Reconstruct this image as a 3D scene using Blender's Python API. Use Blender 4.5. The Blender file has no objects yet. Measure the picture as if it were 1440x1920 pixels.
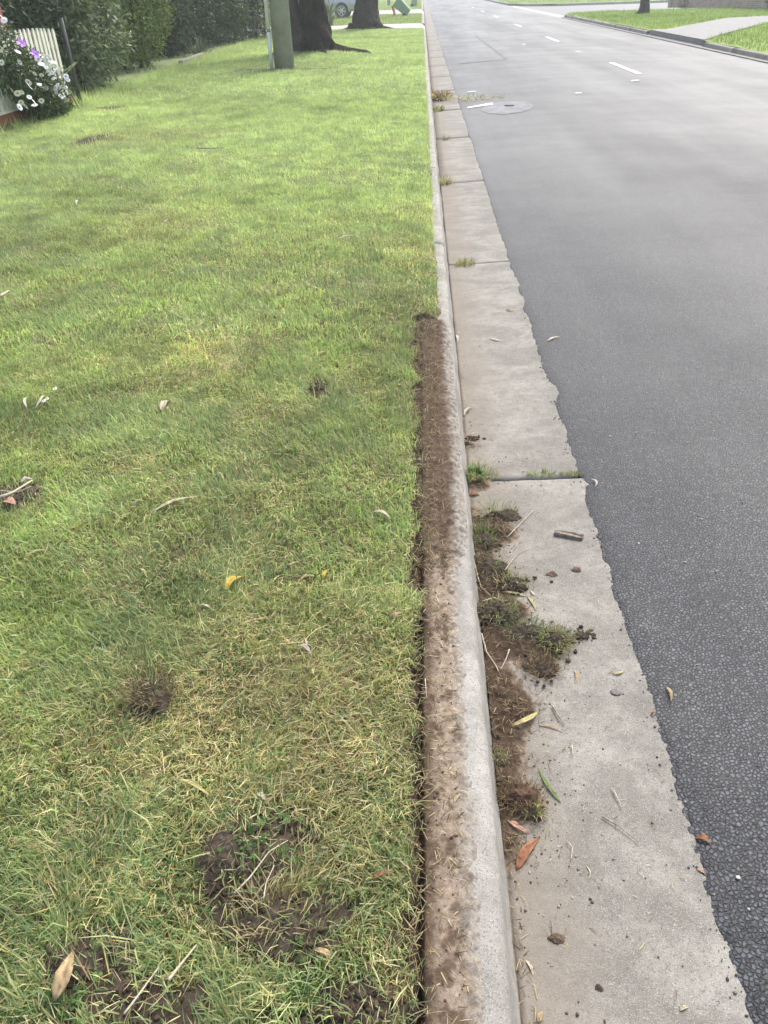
import bpy, bmesh, math, random
import numpy as np
from mathutils import Matrix, Vector
R = math.radians
random.seed(7)
rng = np.random.default_rng(11)
scene = bpy.context.scene
col = scene.collection

# ------------------------------------------------------------------ camera
CAM_H, CAM_X = 1.5, -0.18
VP, ND = (790, -25), (775, 2900)          # vanishing points of the street and of the plumb line
def _n(v): return v / np.linalg.norm(v)
FPX = math.sqrt(-((VP[0]-720)*(ND[0]-720) + (VP[1]-960)*(ND[1]-960)))
def _ray(px, py): return np.array([(px-720)/FPX, -(py-960)/FPX, -1.0])
_Y = _n(_ray(*VP)); _Z = -_n(_ray(*ND)); _Z = _n(_Z-_Y*_Z.dot(_Y)); _X = np.cross(_Y, _Z)
CM = np.array([_X, _Y, _Z]); CC = np.array([CAM_X, 0, CAM_H])
def G(px, py, z=0.0):
    d = CM @ _n(_ray(px, py)); return CC + d*((z-CAM_H)/d[2])
cam = bpy.data.cameras.new('camera'); camo = bpy.data.objects.new('camera', cam); col.objects.link(camo)
cam.sensor_fit = 'VERTICAL'; cam.sensor_height = 36.0; cam.sensor_width = 27.0
cam.lens = FPX/1920*36.0; cam.clip_start = 0.05; cam.clip_end = 2000
camo.matrix_world = Matrix.Translation(Vector(CC)) @ Matrix([list(map(float, r)) for r in CM]).to_4x4()
scene.camera = camo

# ------------------------------------------------------------------ sky, sun, exposure
SUN_EL, SUN_AZ = 52.0, 28.0               # azimuth from +Y (up the street) towards +X
w = bpy.data.worlds.new('World'); scene.world = w; w.use_nodes = True
nt = w.node_tree; nt.nodes.clear()
sky = nt.nodes.new('ShaderNodeTexSky'); sky.sky_type = 'NISHITA'; sky.sun_disc = False
sky.sun_elevation = R(SUN_EL); sky.sun_rotation = R(SUN_AZ); sky.air_density = 1.2; sky.dust_density = 4.0; sky.ozone_density = 1.0
hs = nt.nodes.new('ShaderNodeHueSaturation'); hs.inputs['Saturation'].default_value = 0.82
bg = nt.nodes.new('ShaderNodeBackground'); bg.inputs['Strength'].default_value = 0.15
wo = nt.nodes.new('ShaderNodeOutputWorld')
nt.links.new(sky.outputs[0], hs.inputs['Color']); nt.links.new(hs.outputs[0], bg.inputs[0]); nt.links.new(bg.outputs[0], wo.inputs[0])
sl = bpy.data.lights.new('sun', 'SUN'); sl.energy = 1.5; sl.angle = R(24); sl.color = (1.0, 0.975, 0.94)
so = bpy.data.objects.new('sun', sl); col.objects.link(so)
sd = Vector((math.sin(R(SUN_AZ))*math.cos(R(SUN_EL)), math.cos(R(SUN_AZ))*math.cos(R(SUN_EL)), math.sin(R(SUN_EL))))
so.rotation_euler = sd.to_track_quat('Z', 'Y').to_euler()
scene.view_settings.view_transform = 'Standard'; scene.view_settings.look = 'None'
scene.view_settings.exposure = 1.1; scene.view_settings.gamma = 1.0
scene.cycles.use_denoising = True
scene.cycles.max_bounces = 6; scene.cycles.diffuse_bounces = 3; scene.cycles.transparent_max_bounces = 4

# ------------------------------------------------------------------ numeric helpers
def _hash(ix, iy, s):
    h = (ix.astype(np.int64)*374761393 + iy.astype(np.int64)*668265263 + s*982451653) & 0xFFFFFFFF
    h = ((h ^ (h >> 13))*1274126177) & 0xFFFFFFFF
    h = ((h ^ (h >> 16))*2246822519) & 0xFFFFFFFF
    return ((h ^ (h >> 15)) & 0xFFFFFF)/float(0x1000000)
def vn(x, y, s=0):
    x = np.asarray(x, float); y = np.asarray(y, float)
    ix = np.floor(x); iy = np.floor(y); fx = x-ix; fy = y-iy
    fx = fx*fx*(3-2*fx); fy = fy*fy*(3-2*fy)
    a = _hash(ix, iy, s); b = _hash(ix+1, iy, s); c = _hash(ix, iy+1, s); d = _hash(ix+1, iy+1, s)
    return (a*(1-fx)+b*fx)*(1-fy) + (c*(1-fx)+d*fx)*fy
def fbm(x, y, o=4, s=0):
    t = 0; a = 0.5; n = 0
    x = np.asarray(x, float); y = np.asarray(y, float)
    for k in range(o):
        t = t + a*vn(x*2**k, y*2**k, s+k*17); n += a; a *= 0.55
    return t/n
def voro(x, y, s=0):
    ix = np.floor(x); iy = np.floor(y)
    f1 = np.full(np.shape(x), 9.0); f2 = f1.copy(); idv = np.zeros(np.shape(x)); ox = idv.copy(); oy = idv.copy()
    for dx in (-1, 0, 1):
        for dy in (-1, 0, 1):
            cx = ix+dx; cy = iy+dy
            px = cx+0.1+0.8*_hash(cx, cy, s); py = cy+0.1+0.8*_hash(cx, cy, s+5)
            d = np.hypot(x-px, y-py); h = _hash(cx, cy, s+9)
            m = d < f1
            f2 = np.where(m, f1, np.minimum(f2, d)); idv = np.where(m, h, idv); f1 = np.where(m, d, f1); ox = np.where(m, x-px, ox); oy = np.where(m, y-py, oy)
    return f1, f2, idv, ox, oy
def sst(a, b, x):
    t = np.clip((np.asarray(x, float)-a)/(b-a), 0, 1); return t*t*(3-2*t)

# ------------------------------------------------------------------ mesh helpers
def np_mesh(name, verts, faces_list, colors=None, smooth=False):
    """faces_list: list of int arrays (n,k)"""
    me = bpy.data.meshes.new(name)
    verts = np.ascontiguousarray(verts, dtype=np.float32)
    me.vertices.add(len(verts)); me.vertices.foreach_set('co', verts.ravel())
    loops = np.concatenate([f.ravel() for f in faces_list]).astype(np.int32)
    sizes = np.concatenate([np.full(len(f), f.shape[1], np.int32) for f in faces_list])
    starts = np.concatenate([[0], np.cumsum(sizes)[:-1]]).astype(np.int32)
    me.loops.add(len(loops)); me.loops.foreach_set('vertex_index', loops)
    me.polygons.add(len(sizes)); me.polygons.foreach_set('loop_start', starts)
    if smooth: me.polygons.foreach_set('use_smooth', np.ones(len(sizes), bool))
    me.update(calc_edges=True); me.validate()
    if colors is not None:
        at = me.attributes.new('Col', 'FLOAT_COLOR', 'POINT')
        c4 = np.ones((len(verts), 4), np.float32); c4[:, :3] = colors
        at.data.foreach_set('color', c4.ravel())
    return me
def grid_mesh(name, xs, ys, zf, cf=None, keep=None, smooth=True):
    X, Y = np.meshgrid(xs, ys); Z = zf(X, Y)
    v = np.stack([X.ravel(), Y.ravel(), Z.ravel()], 1)
    nx, ny = len(xs), len(ys)
    i = np.arange(nx*ny).reshape(ny, nx)
    f = np.stack([i[:-1, :-1].ravel(), i[:-1, 1:].ravel(), i[1:, 1:].ravel(), i[1:, :-1].ravel()], 1)
    if keep is not None:
        k = keep(X, Y, Z).ravel(); f = f[k[f].any(1)]
    c = cf(X, Y, Z).reshape(-1, 3) if cf else None
    return np_mesh(name, v, [f], c, smooth)
def frange(*segs):
    """(a, b, step) pieces -> joined axis"""
    out = []
    for a, b, st in segs:
        out.append(np.linspace(a, b, max(2, int(round((b-a)/st))+1)))
    return np.unique(np.round(np.concatenate(out), 5))
def add(name, me, mat=None, parent=None, label=None, cat=None, group=None, kind=None, loc=None, rot=None):
    o = bpy.data.objects.new(name, me); col.objects.link(o)
    if mat is not None and me is not None and not me.materials: me.materials.append(mat)
    if parent is not None: o.parent = parent
    if label: o['label'] = label
    if cat: o['category'] = cat
    if group: o['group'] = group
    if kind: o['kind'] = kind
    if loc is not None: o.location = loc
    if rot is not None: o.rotation_euler = rot
    return o
def bm_mesh(name, bm, smooth=False):
    me = bpy.data.meshes.new(name)
    bmesh.ops.recalc_face_normals(bm, faces=bm.faces)
    bm.to_mesh(me); bm.free()
    if smooth:
        for p in me.polygons: p.use_smooth = True
    return me
def box_bm(bm, lo, hi, bev=0.0, M=None):
    r = bmesh.ops.create_cube(bm, size=1.0)
    vs = r['verts']
    for v in vs:
        v.co = Vector([lo[i]+(v.co[i]+0.5)*(hi[i]-lo[i]) for i in range(3)])
    if bev > 0:
        es = list({e for v in vs for e in v.link_edges})
        rr = bmesh.ops.bevel(bm, geom=es, offset=bev, segments=2, affect='EDGES', profile=0.6)
        vs = list({v for f in rr['faces'] for v in f.verts} | {v for v in vs if v.is_valid})
    if M is not None:
        for v in vs: v.co = M @ v.co
    return vs
def box_mesh(name, lo, hi, bev=0.0, smooth=False):
    bm = bmesh.new(); box_bm(bm, lo, hi, bev); return bm_mesh(name, bm, smooth)
def tube_arrays(pts, rad, ns=10, rough=0.0, seed=0, lobes=0):
    pts = np.array(pts, float); n = len(pts)
    tang = np.gradient(pts, axis=0); tang /= np.linalg.norm(tang, axis=1)[:, None]
    V = []; 
    ref = np.array([1.0, 0, 0]) if abs(tang[0][0]) < 0.8 else np.array([0, 1.0, 0])
    for k in range(n):
        t = tang[k]; a = ref-t*ref.dot(t); a /= np.linalg.norm(a); b = np.cross(t, a); ref = a
        th = np.arange(ns)*2*math.pi/ns
        r = np.full(ns, float(rad[k]))
        if rough: r = r*(1+rough*(2*vn(np.cos(th)*3+seed*7.1+50, np.sin(th)*3+k*0.35+50, seed)-1) + rough*0.6*(2*vn(th*ns/3.0, np.full(ns, k*0.5+seed), seed+3)-1))
        V.append(pts[k]+np.outer(r*np.cos(th), a)+np.outer(r*np.sin(th), b))
    V = np.concatenate(V); F = []
    i = np.arange(n*ns).reshape(n, ns); j = np.roll(i, -1, axis=1)
    q = np.stack([i[:-1].ravel(), j[:-1].ravel(), j[1:].ravel(), i[1:].ravel()], 1)
    V = np.vstack([V, pts[0], pts[-1]]); c0, c1 = n*ns, n*ns+1
    t0 = np.stack([np.full(ns, c0), j[0], i[0]], 1); t1 = np.stack([np.full(ns, c1), i[-1], j[-1]], 1)
    return V, q, np.vstack([t0, t1])
def tube_mesh(name, pts, rad, ns=10, rough=0.0, seed=0, smooth=True):
    V, q, t = tube_arrays(pts, rad, ns, rough, seed); return np_mesh(name, V, [q, t], None, smooth)
def tubes_mesh(name, tubes, smooth=True):
    VV, QQ, TT = [], [], []; o = 0
    for a in tubes:
        V, q, t = tube_arrays(*a); VV.append(V); QQ.append(q+o); TT.append(t+o); o += len(V)
    return np_mesh(name, np.vstack(VV), [np.vstack(QQ), np.vstack(TT)], None, smooth)

def blades(pos, L, W, az, th0, th1, colr, seg=2, twist=None):
    """ribbon blades: returns verts, [faces], colours"""
    n = len(pos); d = np.stack([np.cos(az), np.sin(az), np.zeros(n)], 1)
    tw = az+math.pi/2+(twist if twist is not None else rng.normal(0, 0.5, n))
    s = np.stack([np.cos(tw), np.sin(tw), np.zeros(n)], 1)*(W/2)[:, None]
    z = np.array([0, 0, 1.0])
    def step(th, l): return d*(np.sin(th)*l)[:, None]+z*(np.cos(th)*l)[:, None]
    if seg == 1:
        tip = pos+step((th0+th1)/2, L)
        V = np.stack([pos-s, pos+s, tip], 1).reshape(-1, 3); b = np.arange(n)*3
        return V, [np.stack([b, b+1, b+2], 1)], np.repeat(colr, 3, 0)
    mid = pos+step(th0, L*0.55); tip = mid+step(th1, L*0.45); s2 = s*0.8
    V = np.stack([pos-s*0.7, pos+s*0.7, mid+s2, mid-s2, tip], 1).reshape(-1, 3); b = np.arange(n)*5
    return V, [np.stack([b, b+1, b+2, b+3], 1), np.stack([b+3, b+2, b+4], 1)], np.repeat(colr, 5, 0)
def merge(parts):
    VV, CC_, FF = [], [], {}; o = 0
    for V, fs, c in parts:
        VV.append(V); CC_.append(c)
        for f in fs: FF.setdefault(f.shape[1], []).append(f+o)
        o += len(V)
    return np.vstack(VV), [np.vstack(x) for x in FF.values()], np.vstack(CC_)

# ------------------------------------------------------------------ materials
class Mat:
    def __init__(s, name):
        s.m = bpy.data.materials.new(name); s.m.use_nodes = True; s.t = s.m.node_tree; s.t.nodes.clear()
        s.out = s.t.nodes.new('ShaderNodeOutputMaterial')
        s.geo = s.t.nodes.new('ShaderNodeNewGeometry'); s.pos = s.geo.outputs['Position']
    def n(s, typ, ins=None, **kw):
        nd = s.t.nodes.new('ShaderNode'+typ)
        for k, v in kw.items(): setattr(nd, k, v)
        for k, v in (ins or {}).items(): s.set(nd.inputs[k], v)
        return nd
    def set(s, sock, v):
        if isinstance(v, bpy.types.NodeSocket): s.t.links.new(v, sock)
        else:
            if isinstance(v, tuple) and len(v) == 3 and sock.type == 'RGBA': v = (*v, 1)
            sock.default_value = v
    def noise(s, scale, detail=4, rough=0.6, vec=None, out='Fac', dist=0.0):
        return s.n('TexNoise', {'Vector': vec or s.pos, 'Scale': scale, 'Detail': detail, 'Roughness': rough, 'Distortion': dist}).outputs[0 if out == 'Fac' else 1]
    def ramp(s, f, a, b):
        return s.n('MapRange', {'Value': f, 'From Min': a, 'From Max': b}, interpolation_type='SMOOTHSTEP').outputs[0]
    def mix(s, f, a, b, mode='MIX'):
        nd = s.t.nodes.new('ShaderNodeMix'); nd.data_type = 'RGBA'; nd.blend_type = mode
        s.set(nd.inputs[0], f); s.set(nd.inputs[6], a); s.set(nd.inputs[7], b); return nd.outputs[2]
    def math(s, op, a, b=0.0):
        nd = s.n('Math', operation=op); s.set(nd.inputs[0], a); s.set(nd.inputs[1], b); return nd.outputs[0]
    def attr(s, name='Col'): return s.n('Attribute', attribute_name=name).outputs['Color']
    def scaled(s, v):
        nd = s.n('VectorMath', operation='MULTIPLY'); s.set(nd.inputs[0], s.pos); nd.inputs[1].default_value = v; return nd.outputs[0]
    def bump(s, h, strength=0.5, dist=0.01, prev=None):
        ins = {'Height': h, 'Strength': strength, 'Distance': dist}
        if prev is not None: ins['Normal'] = prev
        return s.n('Bump', ins).outputs[0]
    def bsdf(s, color, rough=0.7, normal=None, spec=0.4, **kw):
        ins = {'Base Color': color, 'Roughness': rough, 'Specular IOR Level': spec}
        if normal is not None: ins['Normal'] = normal
        ins.update(kw)
        b = s.n('BsdfPrincipled', ins); s.t.links.new(b.outputs[0], s.out.inputs[0]); return s.m
def simple(name, c1, c2, scale=20, rough=0.7, bs=0.3, bd=0.003, bscale=None, spec=0.3, **kw):
    m = Mat(name); f = m.ramp(m.noise(scale, 5), 0.3, 0.7)
    nb = m.bump(m.noise(bscale or scale*4, 4), bs, bd)
    return m.bsdf(m.mix(f, c1, c2), rough, nb, spec, **kw)
def leafy(name, transl=0.35, rough=0.5, spec=0.3, tint=(1, 1, 1)):
    m = Mat(name); c = m.attr()
    v = m.ramp(m.noise(60, 2), 0.2, 0.8)
    c = m.mix(1.0, c, m.mix(v, (0.82, 0.82, 0.8), (1.15, 1.15, 1.1)), 'MULTIPLY')
    b = m.n('BsdfPrincipled', {'Base Color': c, 'Roughness': rough, 'Specular IOR Level': spec})
    t = m.n('BsdfTranslucent', {'Color': m.mix(1.0, c, (1.1, 1.15, 0.8), 'MULTIPLY')})
    x = m.n('MixShader', {0: transl}); m.t.links.new(b.outputs[0], x.inputs[1]); m.t.links.new(t.outputs[0], x.inputs[2])
    m.t.links.new(x.outputs[0], m.out.inputs[0]); return m.m

def mat_asphalt():
    m = Mat('asphalt')
    sx = m.n('SeparateXYZ', {0: m.pos})
    X, Y = sx.outputs[0], sx.outputs[1]
    far = 1.0
    vo = m.n('TexVoronoi', {'Vector': m.pos, 'Scale': 110.0, 'Randomness': 1.0}, feature='F1')
    ve = m.n('TexVoronoi', {'Vector': m.pos, 'Scale': 110.0, 'Randomness': 1.0}, feature='DISTANCE_TO_EDGE')
    gap = m.ramp(ve.outputs['Distance'], 0.02, 0.2)
    vcol = m.n('SeparateColor', {0: vo.outputs['Color']}).outputs[0]
    stone = m.mix(m.math('POWER', vcol, 1.6), (0.011, 0.0128, 0.016), (0.058, 0.066, 0.08))
    farc = m.mix(gap, (0.009, 0.009, 0.0095), stone)
    base = farc
    fine = m.noise(420, 3, 0.7)
    base = m.mix(m.math('MULTIPLY', m.ramp(fine, 0.45, 0.75), 0.2), base, (0.105, 0.112, 0.122))
    dust = m.ramp(m.noise(6.0, 6, 0.7), 0.55, 0.78)
    dust = m.math('MULTIPLY', dust, m.math('SUBTRACT', 1.0, m.ramp(X, 0.6, 1.6)))
    base = m.mix(m.math('MULTIPLY', dust, 0.25), base, (0.13, 0.12, 0.105))
    spk = m.ramp(m.noise(300, 2, 0.5), 0.75, 0.80)
    base = m.mix(m.math('MULTIPLY', spk, 0.7), base, (0.4, 0.4, 0.4))
    lane = m.noise(0.8, 4, 0.6, m.scaled((1.0, 0.12, 1.0)))
    blot = m.noise(0.9, 5, 0.62, m.scaled((0.7, 1.0, 1.0)))
    rough = m.n('MapRange', {'Value': m.math('ADD', m.math('MULTIPLY', lane, 0.62), m.math('MULTIPLY', blot, 0.38)), 'From Min': 0.3, 'From Max': 0.7, 'To Min': 0.64, 'To Max': 0.3}).outputs[0]
    rough = m.math('ADD', rough, m.math('MULTIPLY', m.math('SUBTRACT', fine, 0.5), 0.15))
    fade = m.math('SUBTRACT', 1.0, m.math('MULTIPLY', m.ramp(Y, 4.0, 16.0), 0.85))
    b1 = m.bump(gap, m.math('MULTIPLY', fade, 0.6), 0.003)
    b2 = m.bump(fine, m.math('MULTIPLY', fade, 0.3), 0.0012, b1)
    return m.bsdf(base, rough, b2, 0.4)
def mat_concrete(name='concrete', c1=(0.18, 0.165, 0.14), c2=(0.3, 0.28, 0.242), grime=(0.2, 0.17, 0.135), kerb=False):
    m = Mat(name)
    sx = m.n('SeparateXYZ', {0: m.pos}); X = sx.outputs[0]
    big = m.ramp(m.noise(3.2, 6, 0.65, m.scaled((1.0, 1.6, 1.0)), dist=0.5), 0.35, 0.66)
    c = m.mix(big, c1, c2)
    mid = m.ramp(m.noise(38, 5, 0.7), 0.35, 0.7)
    c = m.mix(m.math('MULTIPLY', mid, 0.45), c, tuple(0.62*v for v in c1))
    sp = m.noise(480, 2, 0.6)
    c = m.mix(m.math('MULTIPLY', m.ramp(sp, 0.54, 0.68), 0.6), c, (0.5, 0.48, 0.43))
    c = m.mix(m.math('MULTIPLY', m.ramp(m.noise(270, 2, 0.6), 0.55, 0.66), 0.7), c, (0.11, 0.1, 0.085))
    if not kerb:
        st = m.math('ADD', m.math('MULTIPLY', m.noise(5.5, 5, 0.7), 0.26), X)
        st = m.math('SUBTRACT', 1.0, m.ramp(st, 0.16, 0.36))
        c = m.mix(m.math('MULTIPLY', st, 0.62), c, grime)
        tl = m.ramp(m.noise(26, 6, 0.75), 0.6, 0.72)
        c = m.mix(m.math('MULTIPLY', tl, 0.35), c, (0.24, 0.205, 0.165))
    nb = m.bump(m.noise(70, 6, 0.75), 0.5, 0.004)
    nb = m.bump(sp, 0.4, 0.0012, nb)
    return m.bsdf(c, 0.82, nb, 0.25)
def mat_soil(name, dark=(0.05, 0.036, 0.026), light=(0.115, 0.085, 0.06)):
    m = Mat(name); c = m.attr()
    f = m.ramp(m.noise(75, 6, 0.7), 0.3, 0.7); g = m.ramp(m.noise(420, 2, 0.6), 0.4, 0.7)
    c = m.mix(1.0, c, m.mix(f, (0.68, 0.66, 0.64), (1.2, 1.18, 1.15)), 'MULTIPLY')
    c = m.mix(m.math('MULTIPLY', g, 0.35), c, m.mix(1.0, c, (1.7, 1.6, 1.5), 'MULTIPLY'))
    nb = m.bump(m.noise(110, 6, 0.75), 0.8, 0.006); nb = m.bump(m.noise(600, 2, 0.6), 0.5, 0.0015, nb)
    return m.bsdf(c, 0.95, nb, 0.12)
def mat_attr(name, rough=0.6, spec=0.3, var=25):
    m = Mat(name); c = m.attr(); f = m.noise(var, 5, 0.7)
    c = m.mix(1.0, c, m.mix(m.ramp(f, 0.25, 0.75), (0.72, 0.7, 0.68), (1.18, 1.16, 1.14)), 'MULTIPLY')
    return m.bsdf(c, rough, m.bump(m.noise(var*5, 4), 0.4, 0.002), spec)
def mat_bark(name, c1, c2):
    m = Mat(name); v = m.scaled((1, 1, 0.16))
    f = m.noise(28, 6, 0.7, v, dist=0.8); g = m.noise(2.2, 4, 0.6)
    c = m.mix(m.ramp(f, 0.35, 0.68), c1, c2); c = m.mix(m.math('MULTIPLY', m.ramp(g, 0.4, 0.7), 0.4), c, tuple(0.5*a for a in c1))
    return m.bsdf(c, 0.92, m.bump(f, 1.0, 0.12), 0.12)
def mat_brick():
    m = Mat('brick_wall'); 
    uv = m.n('CombineXYZ', {0: m.n('VectorMath', {0: m.pos, 1: (0.36, -0.93, 0.0)}, operation='DOT_PRODUCT').outputs['Value'], 1: m.n('SeparateXYZ', {0: m.pos}).outputs[2]}).outputs[0]
    br = m.n('TexBrick', {'Vector': uv, 'Color1': (0.30, 0.19, 0.14, 1), 'Color2': (0.42, 0.30, 0.23, 1), 'Mortar': (0.42, 0.38, 0.33, 1), 'Scale': 1.0, 'Mortar Size': 0.008, 'Brick Width': 0.24, 'Row Height': 0.086})
    c = m.mix(m.math('MULTIPLY', m.ramp(m.noise(4, 5), 0.4, 0.7), 0.3), br.outputs[0], (0.5, 0.42, 0.36))
    return m.bsdf(c, 0.9, m.bump(br.outputs[1], -0.6, 0.01), 0.15)
M_ASPH = mat_asphalt(); M_CONC = mat_concrete(); M_KERB = mat_concrete('kerb_concrete', (0.24, 0.226, 0.2), (0.37, 0.352, 0.318), kerb=True)
M_DRIVE = mat_concrete('drive_concrete', (0.38, 0.36, 0.32), (0.48, 0.46, 0.42), kerb=True)
M_SOIL = mat_soil('soil'); M_GRASS = leafy('grass_blade', 0.48, 0.55, 0.25); M_LEAF = leafy('shrub_leaf', 0.3, 0.42, 0.4)
M_LITTER = mat_attr('dead_leaf', 0.65, 0.25, 90)
M_TURF = mat_attr('turf', 0.95, 0.1, 14)
M_PAINT = simple('road_paint', (0.78, 0.78, 0.76), (0.6, 0.6, 0.58), 30, 0.6, 0.3, 0.002)
M_BARK1 = mat_bark('bark_dark', (0.035, 0.028, 0.022), (0.11, 0.085, 0.066)); M_BARK2 = mat_bark('bark_pale', (0.11, 0.085, 0.06), (0.2, 0.165, 0.13))
M_TWIG = simple('twig', (0.4, 0.33, 0.24), (0.2, 0.15, 0.1), 120, 0.8)
M_WOOD = simple('weathered_wood', (0.16, 0.12, 0.09), (0.3, 0.25, 0.2), 90, 0.85, 0.6, 0.003)
PAL = dict(green=(0.2, 0.255, 0.115), lush=(0.25, 0.325, 0.13), blue=(0.165, 0.225, 0.13), yellow=(0.36, 0.37, 0.19), straw=(0.46, 0.38, 0.21), pale=(0.55, 0.48, 0.31), brown=(0.2, 0.14, 0.075))

# ------------------------------------------------------------------ the lie of the land
KX_EDGE, KX_PALE = -0.186, -0.082      # sod cut line, edge of soil on the kerb top
TR_END = 3.58                          # far end of the dug strip
KTOP = 0.14
def gutter_z(x): return 0.05*np.clip(x, 0, 1)
def road_z(x): return 0.0225+0.075*(1-((np.asarray(x)-3.75)/3.4)**2)
PATCH = [(-0.50, 0.72, 0.09, 0.1, 0.022, 0), (-0.40, 0.62, 0.12, 0.075, 0.016, 1), (-0.47, 0.80, 0.1, 0.045, 0.008, 2), (-0.70, 0.545, 0.1, 0.065, 0.014, 3), (-0.63, 0.49, 0.12, 0.05, 0.012, 4), (-0.80, 1.125, 0.045, 0.07, 0.03, 5),
         (-0.59, 2.74, 0.05, 0.1, 0.012, 6), (-1.52, 1.95, 0.1, 0.09, 0.012, 7), (-0.27, 0.50, 0.075, 0.05, 0.012, 8), (-0.33, 0.47, 0.1, 0.03, 0.01, 9),
         (-3.9, 9.1, 0.16, 0.4, 0.0, 11), (-4.7, 11.9, 0.22, 0.25, 0.0, 12), (-2.35, 17.6, 0.6, 0.35, 0.0, 13), (-3.6, 17.7, 0.55, 0.4, 0.0, 14), (-0.7, 34.2, 0.9, 0.5, 0, 15)]
def patch_mask(x, y):
    m = np.zeros(np.shape(x))
    for (cx, cy, rx, ry, h, s) in PATCH:
        d = np.hypot((x-cx)/rx, (y-cy)/ry)+0.55*(fbm(x/max(rx, .05)*1.6+s*9, y/max(ry, .05)*1.6, 3, s)-0.5)*2
        m = np.maximum(m, 1-sst(0.75, 1.15, d))
    return m
def cut_x(y): return KX_EDGE+0.042*(fbm(y*11, y*0+3, 4, 41)-0.5)*1.7-0.014*sst(2.2, 3.4, y)*1.0
def lawn_z(x, y):
    x = np.asarray(x, float); y = np.asarray(y, float)
    near = 1-sst(4, 9, y)
    z = 0.165+0.012*(fbm(x*2.1, y*2.1, 3, 3)-0.5)*2 + near*0.006*(fbm(x*22, y*22, 3, 5)-0.5)*2
    for (cx, cy, rx, ry, h, s) in PATCH:
        if h > 0:
            d = np.hypot((x-cx)/rx, (y-cy)/ry)
            z = z+(1-sst(0.2, 1.1, d))*h*(0.35+1.3*fbm(x*45, y*45, 3, s+60))
    # tree mounds
    for (cx, cy, r, h) in ((-2.75, 21.6, 1.3, 0.10), (-2.3, 34.0, 1.4, 0.07)):
        z = z+h*np.exp(-((x-cx)**2+(y-cy)**2)/(r*r*0.5))
    tr = 1-sst(TR_END-0.04, TR_END+0.02, y+0.05*(fbm(x*30, y*5, 2, 8)-0.5))
    edge = np.where(tr > 0.5, cut_x(y), -0.085+0.02*(fbm(y*9, y*0+1, 3, 43)-0.5)*2)
    soft = np.where(tr > 0.5, 0.0, 0.022*sst(-0.16, -0.085, x))
    z = z-soft
    return np.where(x > edge, np.minimum(z, 0.10), z)
def lawn_col(x, y, z):
    pm = patch_mask(x, y)
    n1 = fbm(x*3, y*3, 4, 21); n2 = fbm(x*25, y*25, 3, 22)
    far = sst(3, 13, y)
    soil = np.array([0.078, 0.062, 0.048]); thatch = np.array([0.19, 0.155, 0.085]); grn = np.array([0.24, 0.3, 0.15])
    a = np.clip(0.25+0.7*n2, 0, 1)[..., None]
    c = soil*(1-a)+thatch*a
    f = np.clip(far*0.9+0.15*(n1-0.5), 0, 1)[..., None]*(1-0.85*pm[..., None])
    c = c*(1-f)+grn*(0.75+0.5*n1[..., None])*f
    c = c*(1-pm[..., None])+(soil*(0.75+0.5*n2[..., None]))*pm[..., None]
    # the cut face of the sod is bare dark soil
    cut = (1-sst(0.0, 0.02, np.abs(x-cut_x(y))-0.006))*(y < TR_END)
    cut = np.maximum(cut, (z < 0.135)*1.0)[..., None]
    return c*(1-cut)+np.array([0.05, 0.037, 0.027])*cut

# ------------------------------------------------------------------ the setting
def sheet(name, quad, mat, kind='structure', **kw):
    v = np.array(quad, float); return add(name, np_mesh(name, v, [np.array([[i for i in range(len(quad))]])]), mat, kind=kind, **kw)
M_FARG = simple('far_ground', (0.13, 0.18, 0.045), (0.18, 0.22, 0.07), 0.5, 0.95)
sheet('ground', [(-250, -60, -0.22), (250, -60, -0.22), (250, 420, -0.22), (-250, 420, -0.22)], M_FARG)

xs = frange((-16, -7, 0.5), (-7, -2.6, 0.09), (-2.6, -1.0, 0.018), (-1.0, -0.24, 0.0065), (-0.24, -0.15, 0.0032), (-0.15, -0.06, 0.006))
ys = frange((-2, 0.35, 0.08), (0.35, 1.6, 0.0065), (1.6, 3.9, 0.011), (3.9, 8, 0.06), (8, 34.8, 0.2))
lawn = add('lawn', grid_mesh('lawn', xs, ys, lawn_z, lawn_col), M_SOIL, kind='structure', label='green nature strip of mown grass beside the kerb')

# road, with real chippings near by
def chips(x, y):
    wx = (fbm(x*60, y*60, 2, 70)-0.5)*0.7
    f1, f2, idv, ox, oy = voro(x*110+wx, y*110+wx, 5)
    h1 = _hash(np.floor(idv*99999), np.floor(idv*5000), 21); h2 = _hash(np.floor(idv*99999), np.floor(idv*5000), 22); h3 = _hash(np.floor(idv*99999), np.floor(idv*7777), 4)
    e = 0.402+0.010*(fbm(y*5.5, y*0, 3, 72)-0.5)*2+0.005*(fbm(y*38, x*10, 3, 77)-0.5)*2+0.022*np.exp(-((y-2.26)/0.05)**2)+0.022*np.exp(-((y-3.0)/0.09)**2)
    return f1, f2, idv, ox*(h1-0.5)+oy*(h2-0.5), h3, x-e
def asph_z(x, y):
    x = np.asarray(x, float); z = road_z(x)
    f1, f2, idv, tilt, h3, d = chips(x, y)
    st = sst(0.02, 0.22, f2-f1)
    near = (1-0.7*sst(0.85, 1.3, y))*(1-sst(1.6, 3.5, y))*(1-sst(1.35, 1.9, x))
    worn = 0.6*sst(0.56, 0.72, fbm(x*3.1, y*2.3, 4, 75))
    z = z+near*((1-worn)*(0.0012*st*(0.5+0.6*idv)+0.0022*st*tilt)-0.0006+0.0008*(fbm(x*330, y*330, 2, 6)-0.5))+0.004*(fbm(x*4, y*4, 3, 71)-0.5)
    z = z-(z-gutter_z(x)-0.0012)*0.85*(1-sst(0.0, 0.06, d))
    z = z-0.004*(1-sst(0.0, 0.02, d))*fbm(x*55, y*55, 3, 78)      # ravelled edge
    return z-0.03*(1-sst(-0.009, 0.0, d))
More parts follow.
